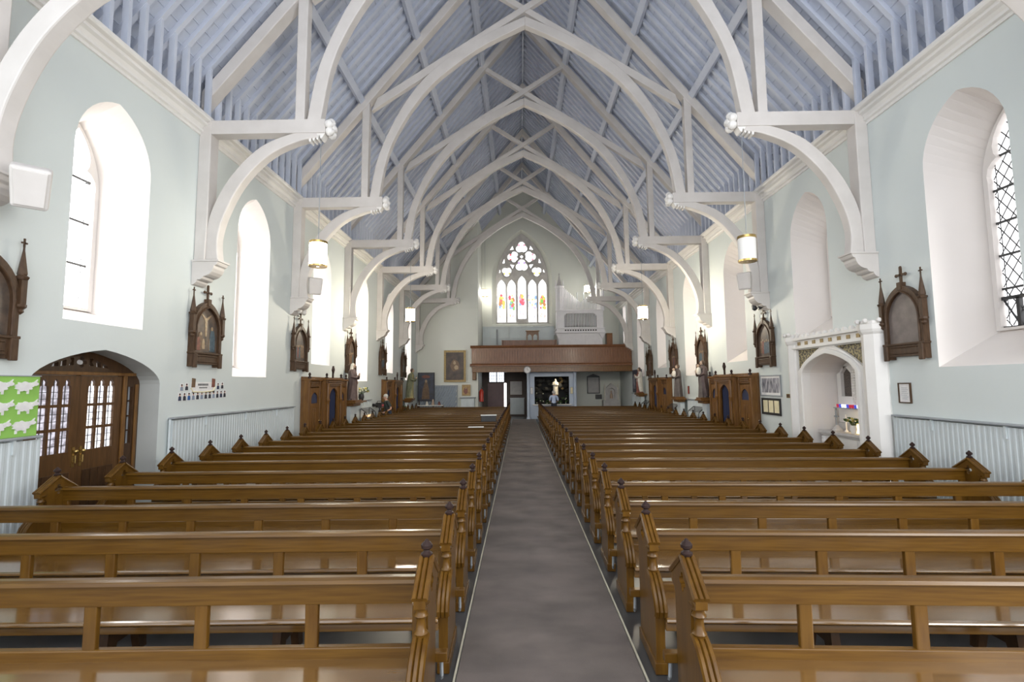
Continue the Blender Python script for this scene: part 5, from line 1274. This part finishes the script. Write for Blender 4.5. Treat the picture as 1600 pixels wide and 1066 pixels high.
for i in range(50): x = rn.uniform(-1.1, 1.1); fm.ell((x, rn.uniform(.3, .9), .86 + rn.random() * .35 * (.4 + abs(x))), (.04, .04, .04), 6, 4)
fm.build('foliage', 'foliage', t)
fl = MB()
for i in range(14): fl.ell((rn.uniform(-.95, .9), .35, .9 + .7 * rn.random() ** 2), (.035, .035, .035), 6, 4)
fl.build('blooms', 'whitefl', t)
s_ = statue(1, 30.9, 1.42, 1.0, 'white statue of a veiled woman lit inside the dark grotto', 'statwhite', 'statwhite', 'statwhite', ('statwhite', True))
s_.location = (2.14, 30.55, 1.36); s_.rotation_euler = (0, 0, 0)
t2 = thing('rock_plinth', 'rough rock plinth under the white statue in the grotto', 'rock', (2.14, 30.6, .81), 0)
mb = MB(); mb.lathe([(.34, 0), (.30, .2), (.24, .4), (.2, .55)], 0, 0, 9); mb.build('boulder', D.materials['dark_rock'], t2)
sp = D.lights.new('grotto_lamp', 'SPOT'); sp.energy = 11; sp.color = (1, .85, .6); sp.spot_size = 1.1; sp.shadow_soft_size = .05
so = D.objects.new('grotto_lamp', sp); COL.objects.link(so); so.location = (2.55, 30.1, 2.45)
so.rotation_euler = (Vector((2.14, 30.6, 1.9)) - Vector(so.location)).to_track_quat('-Z', 'Y').to_euler()
mb = MB(); pts = []
for i in range(9): mb.ell((2.14 + .36 + .10 * math.cos(i), 30.95, 1.75 + .08 * i), (.10, .07, .07), 7, 5)
tag(mb.build('gilded_spray', 'gold', None, smooth=True), 'gilded spray of ornament beside the white grotto statue', 'ornament')
framed(0, 29.71, 1.45, .17, .40, 'small framed notice left of the grotto opening', 'notice', fm='grey', cm='paper', bw=.02, name='framed_notice', X=.68, rot=0)
framed(0, 29.71, 1.45, .17, .40, 'small framed notice right of the grotto opening', 'notice', fm='grey', cm='cream', bw=.02, name='framed_notice', X=3.03, rot=0)
# memorial and side altar at the right under the gallery
t = framed(0, YBACK - .02, 1.40, .82, 1.10, 'black framed memorial tablet with pointed top under the gallery', 'memorial tablet', fm='black', cm='stone', bw=.06, name='memorial_tablet', X=4.73, rot=0, d=.06)
mb = MB(); mb.prism([(-.43, 1.10), (.43, 1.10), (.36, 1.14), (0, 1.27), (-.36, 1.14)], XZ, -.06, -.005); mb.build('pediment', 'black', t)
mb = MB()
for i in range(12): mb.box(-.28, .28 - .05 * (i % 3), -.034, -.03, .98 - .07 * i, .99 - .07 * i)
mb.build('engraved_lines', 'grey', t)
t = thing('tabernacle', 'small ornate grey shrine with pointed canopy at the right under the gallery', 'shrine', (5.78, YBACK - .55, 0), 0)
MB().box(-.55, .5, -.3, .3, 0, .98).build('altar_block', 'stone', t, bevel=.01)
mb = MB(); mb.plate([(-.40, .98), (.40, .98), (.40, 1.72), (0, 2.06), (-.40, 1.72)], [[(u, z) for u, z in arch(.22, 1.1, 1.5, 1.78, 6)]], XZ, -.06, .1); mb.box(-.38, .38, .1, .25, .98, 1.7); mb.build('canopy', 'stone', t, bevel=.01)
for x in (-.42, .42): MB().lathe([(.05, .98), (.04, 1.7), (.06, 1.74), (.01, 2.02)], x, -.05, 8).build('pinnacle', 'statwhite', t)
mb = MB(); mb.lathe([(.10, 1.1), (.08, 1.35), (.03, 1.45)], 0, .02, 10); mb.ell((0, .02, 1.52), (.05, .05, .07)); mb.build('figure', 'statface', t, smooth=True)
o = MB().box(-.2, .2, -.12, 0, 0, .30).build('letter_box', 'black', None, bevel=.01); tag(o, 'small black box on the wall left of the grey canopied shrine', 'box', None, (5.05, YBACK - .02, 1.05))
# dark poster board on the far right wall
t = thing('poster_board', 'dark poster board with pictures on the far right wall under the gallery', 'notice board', (XR, 27.7, 1.54), RR)
MB().box(-1.0, 1.0, -.08, -.01, 0, 1.25).build('board', 'iconblue', t, bevel=.01)
for x, z, w_, h_, m_ in ((-.6, .2, .5, .8, 'forest'), (.1, .1, .35, .9, 'statred'), (.6, .3, .4, .7, 'statwhite')): MB().box(x - w_ / 2, x + w_ / 2, -.09, -.08, z, z + h_).build('poster', m_, t)
